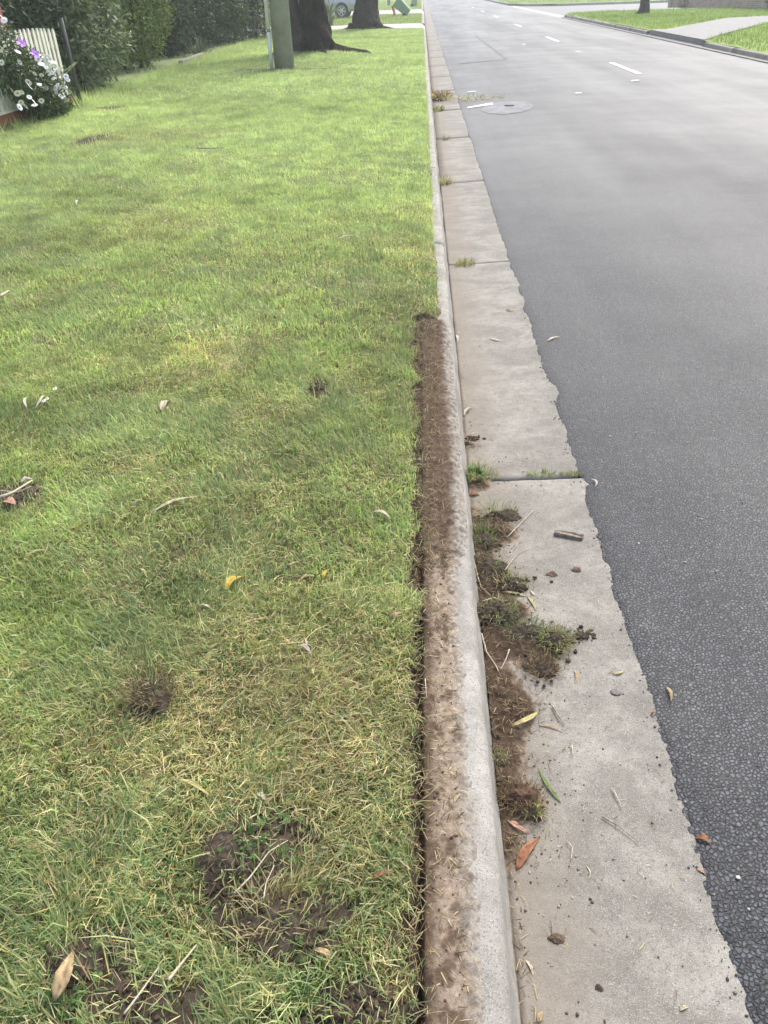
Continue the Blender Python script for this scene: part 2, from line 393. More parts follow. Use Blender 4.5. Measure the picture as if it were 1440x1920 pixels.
def asph_col(x, y, z):
    f1, f2, idv, tilt, h3, d = chips(x, y)
    st = sst(0.0, 0.22, f2-f1)[..., None]
    stone = (0.013+0.034*h3**1.5+0.012*(h3 > 0.93))[..., None]*np.array([0.92, 1.0, 1.12])
    dust = ((1-sst(-0.004, 0.02, d))*(0.1+0.7*fbm(x*30, y*30, 3, 76)))[..., None]
    c = stone*st+np.array([0.009, 0.009, 0.0095])*(1-st)
    return c*(1-dust)+np.array([0.13, 0.12, 0.105])*dust
yr = [0.44]
while yr[-1] < 3.3: yr.append(yr[-1]*1.0023)
yr = np.concatenate([frange((-2, 0.43, 0.1)), yr, frange((3.32, 6, 0.03), (6, 20, 0.1), (20, 60, 0.5), (60, 320, 5))])
uw = np.linspace(0, 1, 290); ur = np.linspace(0, 1, 46)[1:]**1.6
wid = np.clip(0.24+0.46*yr, 0.5, 2.2)[:, None]; xl = 0.37
XR = np.concatenate([xl+uw[None]*wid, (xl+wid)+ur[None]*(7.16-xl-wid)], 1); YR = np.repeat(yr[:, None], XR.shape[1], 1)
def warp_mesh(name, X, Y, zf, cf):
    Z = zf(X, Y); ny, nx = X.shape; i = np.arange(nx*ny).reshape(ny, nx)
    f = np.stack([i[:-1, :-1].ravel(), i[:-1, 1:].ravel(), i[1:, 1:].ravel(), i[1:, :-1].ravel()], 1)
    return np_mesh(name, np.stack([X.ravel(), Y.ravel(), Z.ravel()], 1), [f], cf(X, Y, Z).reshape(-1, 3), True)
road = add('road', warp_mesh('road', XR, YR, asph_z, asph_col), M_ASPH, kind='structure', label='damp grey chip seal street')

# kerb and channel, cast in bays with open joints
JOINTS = [-2.75, -0.23, 2.31, 4.92, 7.38, 9.85, 12.3, 14.8, 17.3, 19.8, 22.3, 24.8, 27.3, 29.8, 32.3, 34.8]
def kerb_prof(top=KTOP):
    p = [(-0.154, -0.12), (-0.154, top-0.006), (-0.148, top)]
    p += [(-0.12, top+0.001), (-0.085, top), (-0.062, top-0.002)]
    for a in (75, 60, 45, 30, 18):
        p.append((-0.052+0.034*math.cos(R(a))-0.004, top-0.036+0.034*math.sin(R(a))))
    p += [(-0.016, top*0.5), (-0.008, top*0.25), (0.0, 0.012), (0.006, -0.01), (0.006, -0.12)]
    return p
def extrude_prof(name, prof, y0, y1, step, wob=0.0, seed=0, mirror=None, joint=0.003):
    ny = max(2, int((y1-y0)/step)+1); ysl = np.linspace(y0+joint, y1-joint, ny); k = len(prof)
    P = np.array(prof); V = np.zeros((ny, k, 3))
    V[:, :, 0] = P[:, 0]; V[:, :, 2] = P[:, 1]; V[:, :, 1] = ysl[:, None]
    if wob:
        wx = wob*(fbm(ysl*3.1, ysl*0+seed, 3, 80+seed)-0.5)*2; upper = np.clip(P[:, 1]/0.12, 0, 1)
        V[:, :, 0] += wx[:, None]*(P[:, 0] > -0.1)
        V[:, :, 2] += (0.003*(fbm(ysl*6, ysl*0+seed, 3, 81)-0.5)*2)[:, None]*upper
        V[:, :, 0] += 0.0025*(vn(V[:, :, 1]*45, V[:, :, 2]*45+P[None, :, 0]*60, 82)-0.5)*(P[:, 0] > -0.1)
        V[:, :, 2] += 0.002*(vn(V[:, :, 1]*60, P[None, :, 0]*90+V[:, :, 1]*0, 83)-0.5)*upper
    if mirror is not None: V[:, :, 0] = mirror-V[:, :, 0]
    i = np.arange(ny*k).reshape(ny, k)
    f = np.stack([i[:-1, :-1].ravel(), i[1:, :-1].ravel(), i[1:, 1:].ravel(), i[:-1, 1:].ravel()], 1)
    if mirror is not None: f = f[:, ::-1]
    caps = [i[0][None, :], i[-1][::-1][None, :]]
    me = np_mesh(name, V.reshape(-1, 3), [f]+caps, None, True)
    return me
def sharp(me, n=2):
    p = list(me.polygons)
    for q in p[-n:]: q.use_smooth = False
kerb = add('kerb', None, kind='structure', label='pale concrete kerb along the grass')
for a, b in zip(JOINTS[:-1], JOINTS[1:]):
    if b < 0: continue
    me = extrude_prof('kerb_section', kerb_prof(), a, b, 0.012 if a < 3 else 0.06, 0.006, 1); sharp(me)
    add('kerb_section', me, M_KERB, kerb)
gutter = add('gutter', None, kind='structure', label='pale concrete gutter channel between kerb and asphalt')
def slab(a, b, x0, x1, jag, near, mat=M_CONC, z=gutter_z, parent=gutter):
    st = 0.012 if near else 0.1
    u = np.linspace(0, 1, max(3, int((x1-x0)/(0.012 if near else 0.06)))); ny = max(3, int((b-a)/st)); v = np.linspace(0, 1, ny)
    U, V_ = np.meshgrid(u, v); X = x0+U*(x1-x0)
    jg = 0.004 if a < 10 else 0.0015
    Y = a+jg+V_*(b-a-2*jg)
    ea = jag*(fbm(X*11, X*0+a, 3, 90)-0.5)*2; eb = jag*(fbm(X*11, X*0+b, 3, 90)-0.5)*2
    Y = Y+ea*(1-sst(0, 0.06, Y-a))+(eb-0.0)*(1-sst(0, 0.06, b-Y))
    Z = z(X)+(0.0025 if near else 0.001)*(fbm(X*9, Y*9, 3, 91)-0.5)*2
    edge = np.minimum(Y-a, b-Y)-0.004; Z = Z-0.008*(1-sst(0, 0.012, edge))
    nx = len(u); top = np.stack([X.ravel(), Y.ravel(), Z.ravel()], 1)
    i = np.arange(nx*ny).reshape(ny, nx)
    f = np.stack([i[:-1, :-1].ravel(), i[:-1, 1:].ravel(), i[1:, 1:].ravel(), i[1:, :-1].ravel()], 1)
    ring = np.concatenate([i[0], i[1:, -1], i[-1, -2::-1], i[-2:0:-1, 0]]); low = top[ring]-np.array([0, 0, 0.1])
    o = len(top); m_ = len(ring); k = np.arange(m_); k2 = (k+1) % m_
    side = np.stack([ring[k], o+k, o+k2, ring[k2]], 1)
    me = np_mesh('gutter_slab', np.vstack([top, low]), [f, side, ], None, True)
    return add('gutter_slab', me, mat, parent)
for a, b in zip(JOINTS[:-1], JOINTS[1:]):
    if b < 0: continue
    slab(a, b, 0.008, 0.46, 0.006, a < 5)
jf = sheet('joint_bed', [(-0.02, -3, -0.03), (0.47, -3, -0.012), (0.47, 36, -0.012), (-0.02, 36, -0.03)], simple('joint_soil', (0.05, 0.04, 0.03), (0.1, 0.08, 0.06), 60, 0.95), kind=None, parent=gutter)

# driveways on the left, the lawns beyond them, the kerb running on
def drive(name, quad, z, label, mat=M_DRIVE):
    q = [(p[0], p[1]) for p in quad]; bm = bmesh.new()
    t = [bm.verts.new((x, y, z)) for x, y in q]; b = [bm.verts.new((x, y, z-0.12)) for x, y in q]
    bm.faces.new(t); n = len(q)
    for i in range(n): bm.faces.new((t[i], b[i], b[(i+1) % n], t[(i+1) % n]))
    return add(name, bm_mesh(name, bm), mat, kind='structure', label=label)
def panels(name, x0, x1, y0, y1, step, z, label):
    r = add(name, None, kind='structure', label=label)
    n = max(1, round((x1-x0)/step)); w_ = (x1-x0)/n
    for i in range(n):
        add('concrete_panel', box_mesh('concrete_panel', (x0+i*w_+0.01, y0, z-0.12), (x0+(i+1)*w_-0.01, y1, z), 0.006), M_DRIVE, r)
    return r
panels('driveway', -9.0, -0.17, 34.85, 40.0, 2.2, 0.155, 'pale concrete driveway behind the far tree')
panels('driveway', -12.0, -0.17, 55.2, 65.0, 2.4, 0.155, 'far pale concrete driveway the silver car stands by')
def drop_kerb(y0, y1):
    pr = [(-0.2, -0.12), (-0.2, 0.148), (-0.165, 0.146), (-0.03, 0.05), (0.0, 0.025), (0.006, -0.12)]
    add('kerb_crossing', extrude_prof('kerb_crossing', pr, y0, y1, 0.5), M_DRIVE, kerb)
drop_kerb(34.8, 40.05); drop_kerb(55.15, 65.05)
slabs_far = [34.8, 37.4, 40.05, 42.6, 45.1, 47.6, 50.1, 52.6, 55.15, 57.6, 60.1, 62.6, 65.05, 70, 75, 80, 90, 100, 120, 140]
for a, b in zip(slabs_far[:-1], slabs_far[1:]):
    slab(a, b, 0.008, 0.46, 0.0, False)
    if (a >= 40 and b <= 55.2) or a >= 65:
        me = extrude_prof('kerb_section', kerb_prof(), a, b, 0.5); sharp(me); add('kerb_section', me, M_KERB, kerb)
def flat_lawn(name, xs, ys, z0, label, seed, keep=None, rise=0.0, x0=0.0):
    def zf(x, y): return z0+0.025*(fbm(x*0.8, y*0.8, 3, seed)-0.5)*2+rise*np.clip(x-x0, 0, 99)
    def cf(x, y, z):
        n = fbm(x*1.2, y*1.2, 4, seed+1)[..., None]; return np.array([0.19, 0.26, 0.08])*(0.7+0.6*n)+np.array([0.05, 0.02, 0.01])*(1-n)
    o = add(name, grid_mesh(name, xs, ys, zf, cf, keep), M_TURF, kind='structure', label=label); return zf
zl2 = flat_lawn('lawn', frange((-16, -0.15, 0.3)), frange((40.0, 55.2, 0.3)), 0.15, 'strip of lawn between the two driveways', 31)
zl3 = flat_lawn('lawn', frange((-30, -0.15, 0.6)), frange((65.0, 160, 0.8)), 0.15, 'far lawn beyond the second driveway', 33)
zl0 = flat_lawn('lawn', frange((-16, -9, 0.6)), frange((34.8, 40, 0.6)), 0.13, 'ground beside the first driveway', 35)

# right-hand side of the street
kr = add('kerb', None, kind='structure', label='dark grey kerb on the far side of the street')
M_KERB2 = mat_concrete('kerb_old', (0.24, 0.225, 0.195), (0.34, 0.32, 0.285), kerb=True)
RK = 7.2
for a, b, full in [(4, 8, 1), (8, 12, 1), (12, 16, 1), (16, 18.5, 1), (18.5, 21, 1), (21, 23.2, 1), (29.2, 31.7, 1), (31.7, 34.2, 1), (34.2, 36.7, 1), (36.7, 39.2, 1), (39.2, 41.7, 1), (41.7, 44.2, 1), (44.2, 46, 1)]:
    me = extrude_prof('kerb_section', [(p[0], p[1]*1.05) for p in kerb_prof()], a, b, 0.4, mirror=RK, joint=0.006); sharp(me); add('kerb_section', me, M_KERB2, kr)
pr = [(-0.5, -0.12), (-0.5, 0.15), (-0.3, 0.13), (-0.02, 0.035), (0.02, 0.02), (0.03, -0.12)]
add('kerb_crossing', extrude_prof('kerb_crossing', pr, 23.2, 29.2, 0.5, mirror=RK), M_DRIVE, kr)
for a in np.arange(4, 46, 3.0):
    add('gutter_strip', box_mesh('gutter_strip', (RK-0.16, a+0.006, -0.08), (RK-0.006, a+2.994, 0.048), 0.004), M_CONC, kr)
# kerb return round the corner into the side street
arc = []
for k in range(15):
    t = R(180-90*k/14); arc.append((RK+0.1+4.0+4.0*math.cos(t), 46+4.0*math.sin(t)))
arc += [(14.0, 50.02), (20.0, 50.5), (34, 52)]
bm = bmesh.new(); rows = []
for i, (x, y) in enumerate(arc):
    a = Vector(arc[max(i-1, 0)]); b = Vector(arc[min(i+1, len(arc)-1)]); d = (b-a).normalized(); nrm = Vector((-d.y, d.x))
    rows.append([bm.verts.new((x+nrm.x*o_, y+nrm.y*o_, z_)) for o_, z_ in ((0.1, -0.1), (0.1, 0.02), (0.07, 0.13), (0.02, 0.155), (-0.08, 0.155), (-0.1, -0.1))])
for r0, r1 in zip(rows[:-1], rows[1:]):
    for k in range(5): bm.faces.new((r0[k], r0[k+1], r1[k+1], r1[k]))
add('kerb_return', bm_mesh('kerb_return', bm), M_KERB2, kr)
def corner_keep(x, y, z): 
    inside = (y < 46) | (np.hypot(x-(RK+4.1), y-46) < 3.95) | ((x > RK+4.1) & (y < 49.9+0.0*(x)))
    return inside & (x > RK+0.12)
zr1 = flat_lawn('lawn', frange((RK+0.1, 13, 0.12), (13, 60, 0.8)), frange((2, 20, 0.8), (20, 50, 0.15)), 0.155, 'bright lawn on the corner across the street', 37, corner_keep)
dq = [(7.28, 23.4), (9.0, 26.6), (12.9, 33.3), (17, 36.2), (40, 48), (40, 50.5), (16.5, 38.6), (12.1, 36.3), (7.9, 29.2), (7.28, 29.0)]
drive('driveway', dq, 0.19, 'grey driveway slanting up from the far kerb', mat_concrete('path_grey', (0.22, 0.215, 0.205), (0.3, 0.295, 0.28), kerb=True))
sheet('side_street', [(7.1, 45.9, 0.018), (8.6, 49.0, 0.018), (11.2, 50.1, 0.018), (40, 52.4, 0.03), (60, 60, 0.03), (60, 80, 0.03), (11, 70, 0.018), (8.4, 71.5, 0.018), (7.1, 75, 0.018)], simple('side_asphalt', (0.1, 0.1, 0.105), (0.14, 0.14, 0.145), 8, 0.6, 0.4, 0.004), label='side street opening across the road')
sheet('apron', [(7.0, 46.5, 0.034), (7.55, 46.5, 0.034), (7.55, 74, 0.034), (7.0, 74, 0.034)], M_DRIVE, label='pale concrete channel across the side street mouth')
fk = [(7.3, 140), (7.3, 78), (8.6, 73.5), (11, 71.5), (60, 82)]
bm = bmesh.new(); rows = [[bm.verts.new((x, y, z)) for z in (-0.05, 0.15)]+[bm.verts.new((x+0.2, y+0.35, 0.155))] for x, y in fk]
for r0, r1 in zip(rows[:-1], rows[1:]):
    for k in range(2): bm.faces.new((r0[k], r0[k+1], r1[k+1], r1[k]))
add('kerb_return', bm_mesh('kerb_return', bm), M_DRIVE, kr)
def far_keep(x, y, z): return (y > 72.2+(x-11)*0.214) & (x > 7.45) & ((x > 10) | (y > 76.5-(x-7.4)*1.6))
zr2 = flat_lawn('lawn', frange((7.4, 12, 0.3), (12, 60, 1.2)), frange((71, 90, 0.4), (90, 150, 2)), 0.15, 'lawn on the far side of the side street', 39, far_keep)

# paint on the road
def paint(name, pts, z=0.006, label=None, cat='marking', group=None, mat=M_PAINT, x0=None):
    v = [(p[0], p[1], float(road_z(p[0]))+z) for p in pts]
    return add(name, np_mesh(name, np.array(v), [np.array([list(range(len(v)))])]), mat, label=label, cat=cat, group=group, loc=(0, 0, 0))
ords = ['nearest', 'second nearest', 'third nearest', 'fourth', 'fifth', 'farthest']
for i, y in enumerate((15.9, 25.7, 35.5, 46.5, 57.0, 68.0)):
    xa = 3.83-0.004*i
    paint('lane_dash', [(xa-0.055, y), (xa+0.06, y), (xa+0.05, y+2.5), (xa-0.06, y+2.45)], 0.007, f'{ords[i]} white dash of the painted centre line', 'lane dash', 'dashes of the centre line')

# ------------------------------------------------------------------ soil on the kerb top and in the gutter
def kt_h(x, y):
    left = 1-sst(-0.175, -0.115, x)
    dark = sst(1.55, 1.85, y+0.1*(fbm(x*9, y*3, 2, 101)-0.5))
    n = fbm(x*38, y*38, 4, 102); n2 = fbm(x*11, y*7, 3, 103)
    edge = KX_PALE+0.006+0.016*dark+0.012*(fbm(x*5+3, y*5, 3, 104)-0.5)*2+0.03*(fbm(x*60, y*60, 4, 108)-0.5)
    h = 0.0022+0.010*left*(0.4+n2)+dark*(0.006+0.012*n2)+0.012*np.clip(n-0.52, 0, 1)*(0.6+1.4*dark)
    for (cx, cy, r, t) in ((-0.165, 1.42, 0.035, 0.026), (-0.15, 1.38, 0.03, 0.014), (-0.17, 0.56, 0.03, 0.016), (-0.17, 0.78, 0.03, 0.012), (-0.16, 2.1, 0.05, 0.012)):
        h = h+t*np.exp(-((x-cx)**2+(y-cy)**2)/(r*r))*(0.4+1.2*n)
    h = h+0.006*(fbm(x*160, y*160, 3, 109)-0.5)*sst(-0.05, 0.0, x-edge)-0.022*sst(-0.004, 0.035, x-edge)
    h = h-0.045*(1-sst(-0.178, -0.164, x+0.006*(n2-0.5)))*(1-0.6*dark)
    h = h-0.03*sst(TR_END-0.08, TR_END+0.06, y+0.08*(n-0.5))
    return h
def kt_col(x, y, z):
    dark = sst(1.5, 1.9, y+0.35*(fbm(x*9, y*5, 3, 101)-0.5)); n = fbm(x*46, y*40, 5, 106); left = 1-sst(-0.165, -0.128, x+0.03*(n-0.5))
    pal = np.array([0.275, 0.222, 0.172]); drk = np.array([0.075, 0.052, 0.037]); mid = np.array([0.13, 0.095, 0.068])
    k = np.clip(np.maximum(dark*0.95, left)+0.9*sst(0.48, 0.7, n), 0, 1)[..., None]  # left side: darker soil with the cut edge's shadow painted in
    c = pal*(1-k)+(drk*0.6+mid*0.4)*k
    c = c*(0.8+0.4*fbm(x*90, y*90, 2, 107))[..., None]
    film = sst(-0.034, 0.006, x-KX_PALE-0.006-0.026*dark+0.05*(fbm(x*70, y*70, 4, 114)-0.5)+0.02*(fbm(x*14, y*9, 3, 115)-0.5))[..., None]*0.92
    return c*(1-film)+np.array([0.29, 0.272, 0.24])*film
kz = lambda x, y: KTOP+0.001+kt_h(x, y)
add('kerb_top_soil', grid_mesh('kerb_top_soil', frange((-0.225, -0.03, 0.003)), frange((0.3, 1.9, 0.0035), (1.9, 3.7, 0.005)), kz, kt_col, lambda x, y, z: (kt_h(x, y) > -0.006) | (x < -0.15)), M_SOIL, kind='stuff', label='crumbly brown soil lying on the scraped kerb top')
GB = []
for px, py, r, t in [(905, 990, .07, .012), (935, 1000, .05, .014), (900, 1060, .05, .016), (930, 1090, .05, .016), (920, 1150, .055, .016), (960, 1140, .045, .014), (930, 1200, .055, .012), (985, 1210, .05, .014), (1020, 1240, .04, .010), (935, 1280, .055, .008), (970, 1310, .04, .006), (945, 1350, .05, .007), (985, 1330, .03, .006), (950, 1420, .04, .007), (960, 1490, .045, .010), (985, 1510, .03, .010), (965, 1590, .03, .004), (880, 830, .03, .006), (900, 905, .04, .010), (880, 700, .035, .003), (1035, 1078, .012, .005), (1082, 1068, .011, .005), (1040, 1762, .02, .004), (1085, 1690, .012, .004), (1060, 1755, .014, .005), (870, 760, .03, .003), (1125, 1850, .008, .004)]:
    p = G(px, py, 0.01); GB.append((p[0], p[1], r, t))
def gd_h(x, y):
    n = fbm(x*42, y*42, 4, 111); n2 = fbm(x*13, y*13, 3, 112)
    h = -0.004+0.0035*np.exp(-np.clip(x, 0, 1)/0.02)*(0.5+n2)
    h = h+0.016*np.exp(-(np.clip(x, 0, 1)/0.07)**2)*sst(0.75, 1.1, y)*(1-sst(1.95, 2.3, y))*np.clip(1.9*n2-0.35, 0, 1.4)*(0.3+1.2*n)
    for cx, cy, r, t in GB: h = h+1.1*t*np.exp(-((x-cx)**2+(y-cy)**2)/(r*r))*(0.15+1.5*n)
    return h+0.007*np.clip(n-0.6, 0, 1)
def gd_col(x, y, z):
    h = gd_h(x, y); n = fbm(x*28, y*28, 3, 113); k = sst(0.0, 0.005, h)[..., None]
    c = np.array([0.21, 0.17, 0.13])*(1-k)+np.array([0.075, 0.053, 0.038])*k
    return c*(0.75+0.5*n)[..., None]
add('gutter_soil', grid_mesh('gutter_soil', frange((0.002, 0.34, 0.0032)), frange((0.45, 3.2, 0.0036)), lambda x, y: gutter_z(x)+gd_h(x, y), gd_col, lambda x, y, z: gd_h(x, y) > -0.0022), M_SOIL, kind='stuff', label='dark spilled soil along the foot of the kerb')

# loose crumbs of soil and grit
def crumbs(n, xf, yf, zf, rmin, rmax, cols, label, name):
    ico = bmesh.new(); bmesh.ops.create_icosphere(ico, subdivisions=1, radius=1); bv = np.array([v.co[:] for v in ico.verts]); bf = np.array([[v.index for v in f.verts] for f in ico.faces]); ico.free()
    x = xf(n); y = yf(n); z = zf(x, y); r = rmin+(rmax-rmin)*rng.random(n)**3
    j = 1+0.5*(rng.random((n, len(bv)))-0.5)
    sc = np.stack([r*(0.7+0.6*rng.random(n)), r*(0.7+0.6*rng.random(n)), r*(0.45+0.4*rng.random(n))], 1)
    V = bv[None]*j[..., None]*sc[:, None, :]+np.stack([x, y, z+r*0.25], 1)[:, None, :]
    F = (bf[None]+(np.arange(n)*len(bv))[:, None, None]).reshape(-1, 3)
    c = np.array(cols)[rng.integers(0, len(cols), n)]*(0.7+0.6*rng.random((n, 1)))
    return add(name, np_mesh(name, V.reshape(-1, 3), [F], np.repeat(c, len(bv), 0)), M_SOIL, kind='stuff', label=label)
crumbs(1300, lambda n: np.abs(rng.normal(0, 0.13, n))+0.01, lambda n: 0.5+rng.gamma(2.2, 0.45, n), lambda x, y: gutter_z(x), 0.0005, 0.0032, [(0.12, 0.095, 0.07), (0.14, 0.11, 0.085), (0.24, 0.21, 0.18), (0.3, 0.27, 0.24)], 'crumbs of soil and grit scattered over the gutter', 'grit')
crumbs(1600, lambda n: -0.19+0.1*rng.random(n)**1.6, lambda n: 0.4+3.1*rng.random(n), kz, 0.0007, 0.0036, [(0.085, 0.062, 0.045), (0.16, 0.12, 0.085), (0.22, 0.17, 0.12)], 'soil crumbs along the foot of the cut turf edge', 'soil_crumbs')
pi_ = rng.integers(0, 10, 4000); PP = np.array([p[:4] for p in PATCH])
cx = PP[pi_, 0]+PP[pi_, 2]*rng.normal(0, 0.5, 4000); cy = PP[pi_, 1]+PP[pi_, 3]*rng.normal(0, 0.5, 4000)
crumbs(2200, lambda n: cx[:n], lambda n: cy[:n], lawn_z, 0.001, 0.007, [(0.07, 0.05, 0.038), (0.1, 0.075, 0.056), (0.055, 0.04, 0.03)], 'dark soil crumbs on the bare patches of the lawn', 'soil_crumbs')
ye_ = 0.45+3.6*rng.random(300)**1.3
crumbs(300, lambda n: 0.400+rng.normal(0, 0.012, n), lambda n: ye_, lambda x, y: gutter_z(x)+0.0005, 0.001, 0.0038, [(0.09, 0.09, 0.092), (0.13, 0.125, 0.12), (0.12, 0.115, 0.11), (0.2, 0.19, 0.17)], 'loose chippings along the edge of the asphalt', 'loose_chippings')
crumbs(260, lambda n: 0.45+1.2*rng.random(n), lambda n: 0.5+2.6*rng.random(n), lambda x, y: road_z(x)+0.001, 0.001, 0.004, [(0.5, 0.48, 0.45), (0.3, 0.28, 0.26)], 'pale grit on the chip seal', 'grit')

# ------------------------------------------------------------------ grass
def in_view(x, y, m=0.35): return x > -(0.74*y+0.62+m)
def grass_cols(x, y, n):
    g = fbm(x*1.3, y*1.3, 3, 201); g2 = fbm(x*6, y*6, 3, 202); near = 1-sst(1.5, 7, y)
    k = np.clip((x+1.6)/1.4, 0, 1)
    pst = np.clip(0.05+0.12*near*(0.35+0.65*k)+0.55*(g2-0.5)+0.3*(g-0.5), 0.04, 0.7)
    for (qx, qy, qr) in ((-1.15, 3.1, 0.28), (-2.0, 5.4, 0.5), (-0.45, 1.1, 0.3), (-3.2, 9.3, 0.7), (-0.14, 4.6, 0.25), (-0.15, 5.6, 0.3)): pst = pst+0.4*np.exp(-((x-qx)**2+(y-qy)**2)/qr**2)
    r = rng.random(n); h = rng.random((n, 1))
    c = np.where(g[:, None] > 0.5, np.array(PAL['green']), np.array(PAL['lush']))*(1-0.4*h)+np.array(PAL['lush'])*0.4*h
    t = rng.random(n)
    c = np.where((t < 0.22)[:, None], np.array(PAL['yellow']), c); c = np.where((t > 0.86)[:, None], np.array(PAL['blue']), c)
    far = sst(2.5, 9, y)[:, None]
    c = c*(1-0.7*far)+np.array([0.315, 0.385, 0.205])*0.7*far  # more even green far off, with the lens veil's paling put into the colour
    st = (r < pst)
    sc = np.array([PAL['straw'], PAL['pale'], PAL['brown'], (0.36, 0.32, 0.13)])[rng.integers(0, 4, n)]
    c = np.where(st[:, None], sc, c)
    tone = (0.72+0.56*fbm(x*0.7, y*0.7, 4, 206))*(0.78+0.44*fbm(x*3.3, y*3.3, 3, 207))
    return c*(0.75+0.5*rng.random((n, 1)))*tone[:, None]*1.38*(0.75+0.5*fbm(x*10, y*10, 2, 209))[:, None], st
def dens_keep(x, y):
    pm = patch_mask(x, y); ed = np.where(y < TR_END, cut_x(y)-0.004, -0.085)
    strip = np.where(y < TR_END, np.exp(-np.clip(ed-x, 0, 9)/0.035)*0.55, 0)
    clump = 0.35+0.95*fbm(x*9, y*9, 3, 210)
    return (rng.random(len(x)) < (1-0.87*pm)*(1-strip)*clump*1.15) & (x < ed) & in_view(x, y)
def scatter(n, x0, x1, y0, y1): return x0+(x1-x0)*rng.random(n), y0+(y1-y0)*rng.random(n)
parts = []
def lay(n, x0, x1, y0, y1, Lr, Wr, seg, flat=0.0, keep=dens_keep):
    x, y = scatter(n, x0, x1, y0, y1); k = keep(x, y); x, y = x[k], y[k]; n = len(x)
    c, st = grass_cols(x, y, n)
    L = Lr[0]+(Lr[1]-Lr[0])*rng.random(n)**1.3; W = Wr[0]+(Wr[1]-Wr[0])*rng.random(n); L = L*(0.6+0.85*fbm(x*5.5, y*5.5, 3, 208))
    az = 9.0*fbm(x*4, y*4, 2, 205)+rng.normal(0, 1.1, n)
    th0 = np.abs(rng.normal(0.35, 0.35, n))+flat*rng.random(n); th1 = th0+np.abs(rng.normal(0.6, 0.5, n))
    lyn = st & (rng.random(n) < 0.75); th0 = np.where(lyn, 1.25+0.35*rng.random(n), th0); th1 = np.where(lyn, th0+rng.normal(0.05, 0.35, n), th1); 
    L = np.where(lyn, L*0.85, L); W = np.where(st, W*0.75, W)
    th1 = np.clip(th1, 0, 2.0)
    z = lawn_z(x, y)+np.where(lyn, 0.003+0.022*rng.random(n), -0.002)
    parts.append(blades(np.stack([x, y, z], 1), L, W, az, th0, th1, c, seg))
lay(120000, -1.35, -0.17, 0.35, 1.5, (0.016, 0.05), (0.0014, 0.0034), 2)
lay(170000, -2.7, -0.17, 1.5, 3.2, (0.018, 0.05), (0.0018, 0.0042), 2)
lay(230000, -4.6, -0.08, 3.2, 6.5, (0.02, 0.055), (0.003, 0.006), 2)
lay(250000, -5.6, -0.08, 6.5, 13, (0.025, 0.06), (0.005, 0.010), 1)
lay(210000, -5.7, -0.08, 13, 34.7, (0.03, 0.07), (0.008, 0.018), 1)
# longer, looser blades here and there
lay(2600, -1.4, -0.19, 0.35, 1.8, (0.06, 0.11), (0.0022, 0.0042), 2, 0.6)
lay(3000, -2.6, -0.19, 1.8, 4.5, (0.06, 0.11), (0.0022, 0.0042), 2, 0.6)
lay(5000, -5.4, -0.15, 4.5, 11, (0.06, 0.1), (0.004, 0.007), 1, 0.5)
# rank grass along the foot of the fence and hedges
lay(9000, -5.75, -5.1, 9, 30, (0.08, 0.22), (0.006, 0.014), 1, 0.2)
V, F, C = merge(parts)
add('grass', np_mesh('grass', V, F, C), M_GRASS, kind='stuff', label='short mown grass with dry straw in it', cat='grass')
# straw and grass lying in the dug strip and on the kerb
parts = []
def straw(n, xf, yf, zf, Lr, cols, flat=1.35, W=(0.001, 0.0024)):
    x = xf(n); y = yf(n); z = zf(x, y)+0.001+0.004*rng.random(n); k = np.ones(n, bool)
    L = Lr[0]+(Lr[1]-Lr[0])*rng.random(n); az = rng.random(n)*6.28
    th = flat+0.25*rng.normal(0, 1, n); c = np.array(cols)[rng.integers(0, len(cols), n)]*(0.7+0.6*rng.random((n, 1)))
    parts.append(blades(np.stack([x, y, z], 1), L, W[0]+(W[1]-W[0])*rng.random(n), az, th, th+rng.normal(0.1, 0.3, n), c, 2))
SC = [PAL['straw'], PAL['pale'], PAL['brown'], (0.12, 0.09, 0.05)]; SD = [(0.12, 0.085, 0.05), (0.2, 0.14, 0.08), (0.09, 0.065, 0.04), (0.36, 0.29, 0.17)]
straw(3000, lambda n: -0.185+0.09*rng.random(n)**1.2, lambda n: 1.6+1.95*rng.random(n), kz, (0.01, 0.045), SC+SD+SD, 1.15)
straw(900, lambda n: -0.185+0.1*rng.random(n), lambda n: 0.4+1.3*rng.random(n), kz, (0.006, 0.03), SC)
straw(1500, lambda n: cut_x(np.linspace(.4, 3.5, n))-0.012+0.03*rng.random(n), lambda n: np.linspace(.4, 3.5, n), lambda x, y: 0.15+0.02*rng.random(len(x)), (0.015, 0.05), SC+[PAL['green'], PAL['brown']], 1.3)
straw(700, lambda n: -0.1+0.05*rng.random(n), lambda n: 3.55+6*rng.random(n), lambda x, y: KTOP+0.006+x*0, (0.02, 0.06), SC+[PAL['yellow']], 1.1)
V, F, C = merge(parts)
add('dry_straw', np_mesh('dry_straw', V, F, C), M_GRASS, kind='stuff', label='bits of dry grass and roots in the dug strip', cat='straw')
parts = []
gz = lambda x, y: gutter_z(x)+np.maximum(gd_h(x, y), 0)
gi = rng.integers(0, 18, 3000); GA = np.array(GB)
straw(1900, lambda n: np.clip(GA[gi[:n], 0]+GA[gi[:n], 2]*rng.normal(0, .8, n), 0.006, 0.4), lambda n: GA[gi[:n], 1]+GA[gi[:n], 2]*rng.normal(0, .9, n), gz, (0.006, 0.035), SD, 1.35)
straw(420, lambda n: np.abs(rng.normal(0.012, 0.014, n))+0.004, lambda n: 0.5+3.6*rng.random(n), gz, (0.006, 0.03), SC+SD, 1.4)
straw(380, lambda n: 0.01+0.37*rng.random(n)**1.4, lambda n: 0.5+rng.gamma(2, 0.6, n), gz, (0.004, 0.022), SC, 1.45)
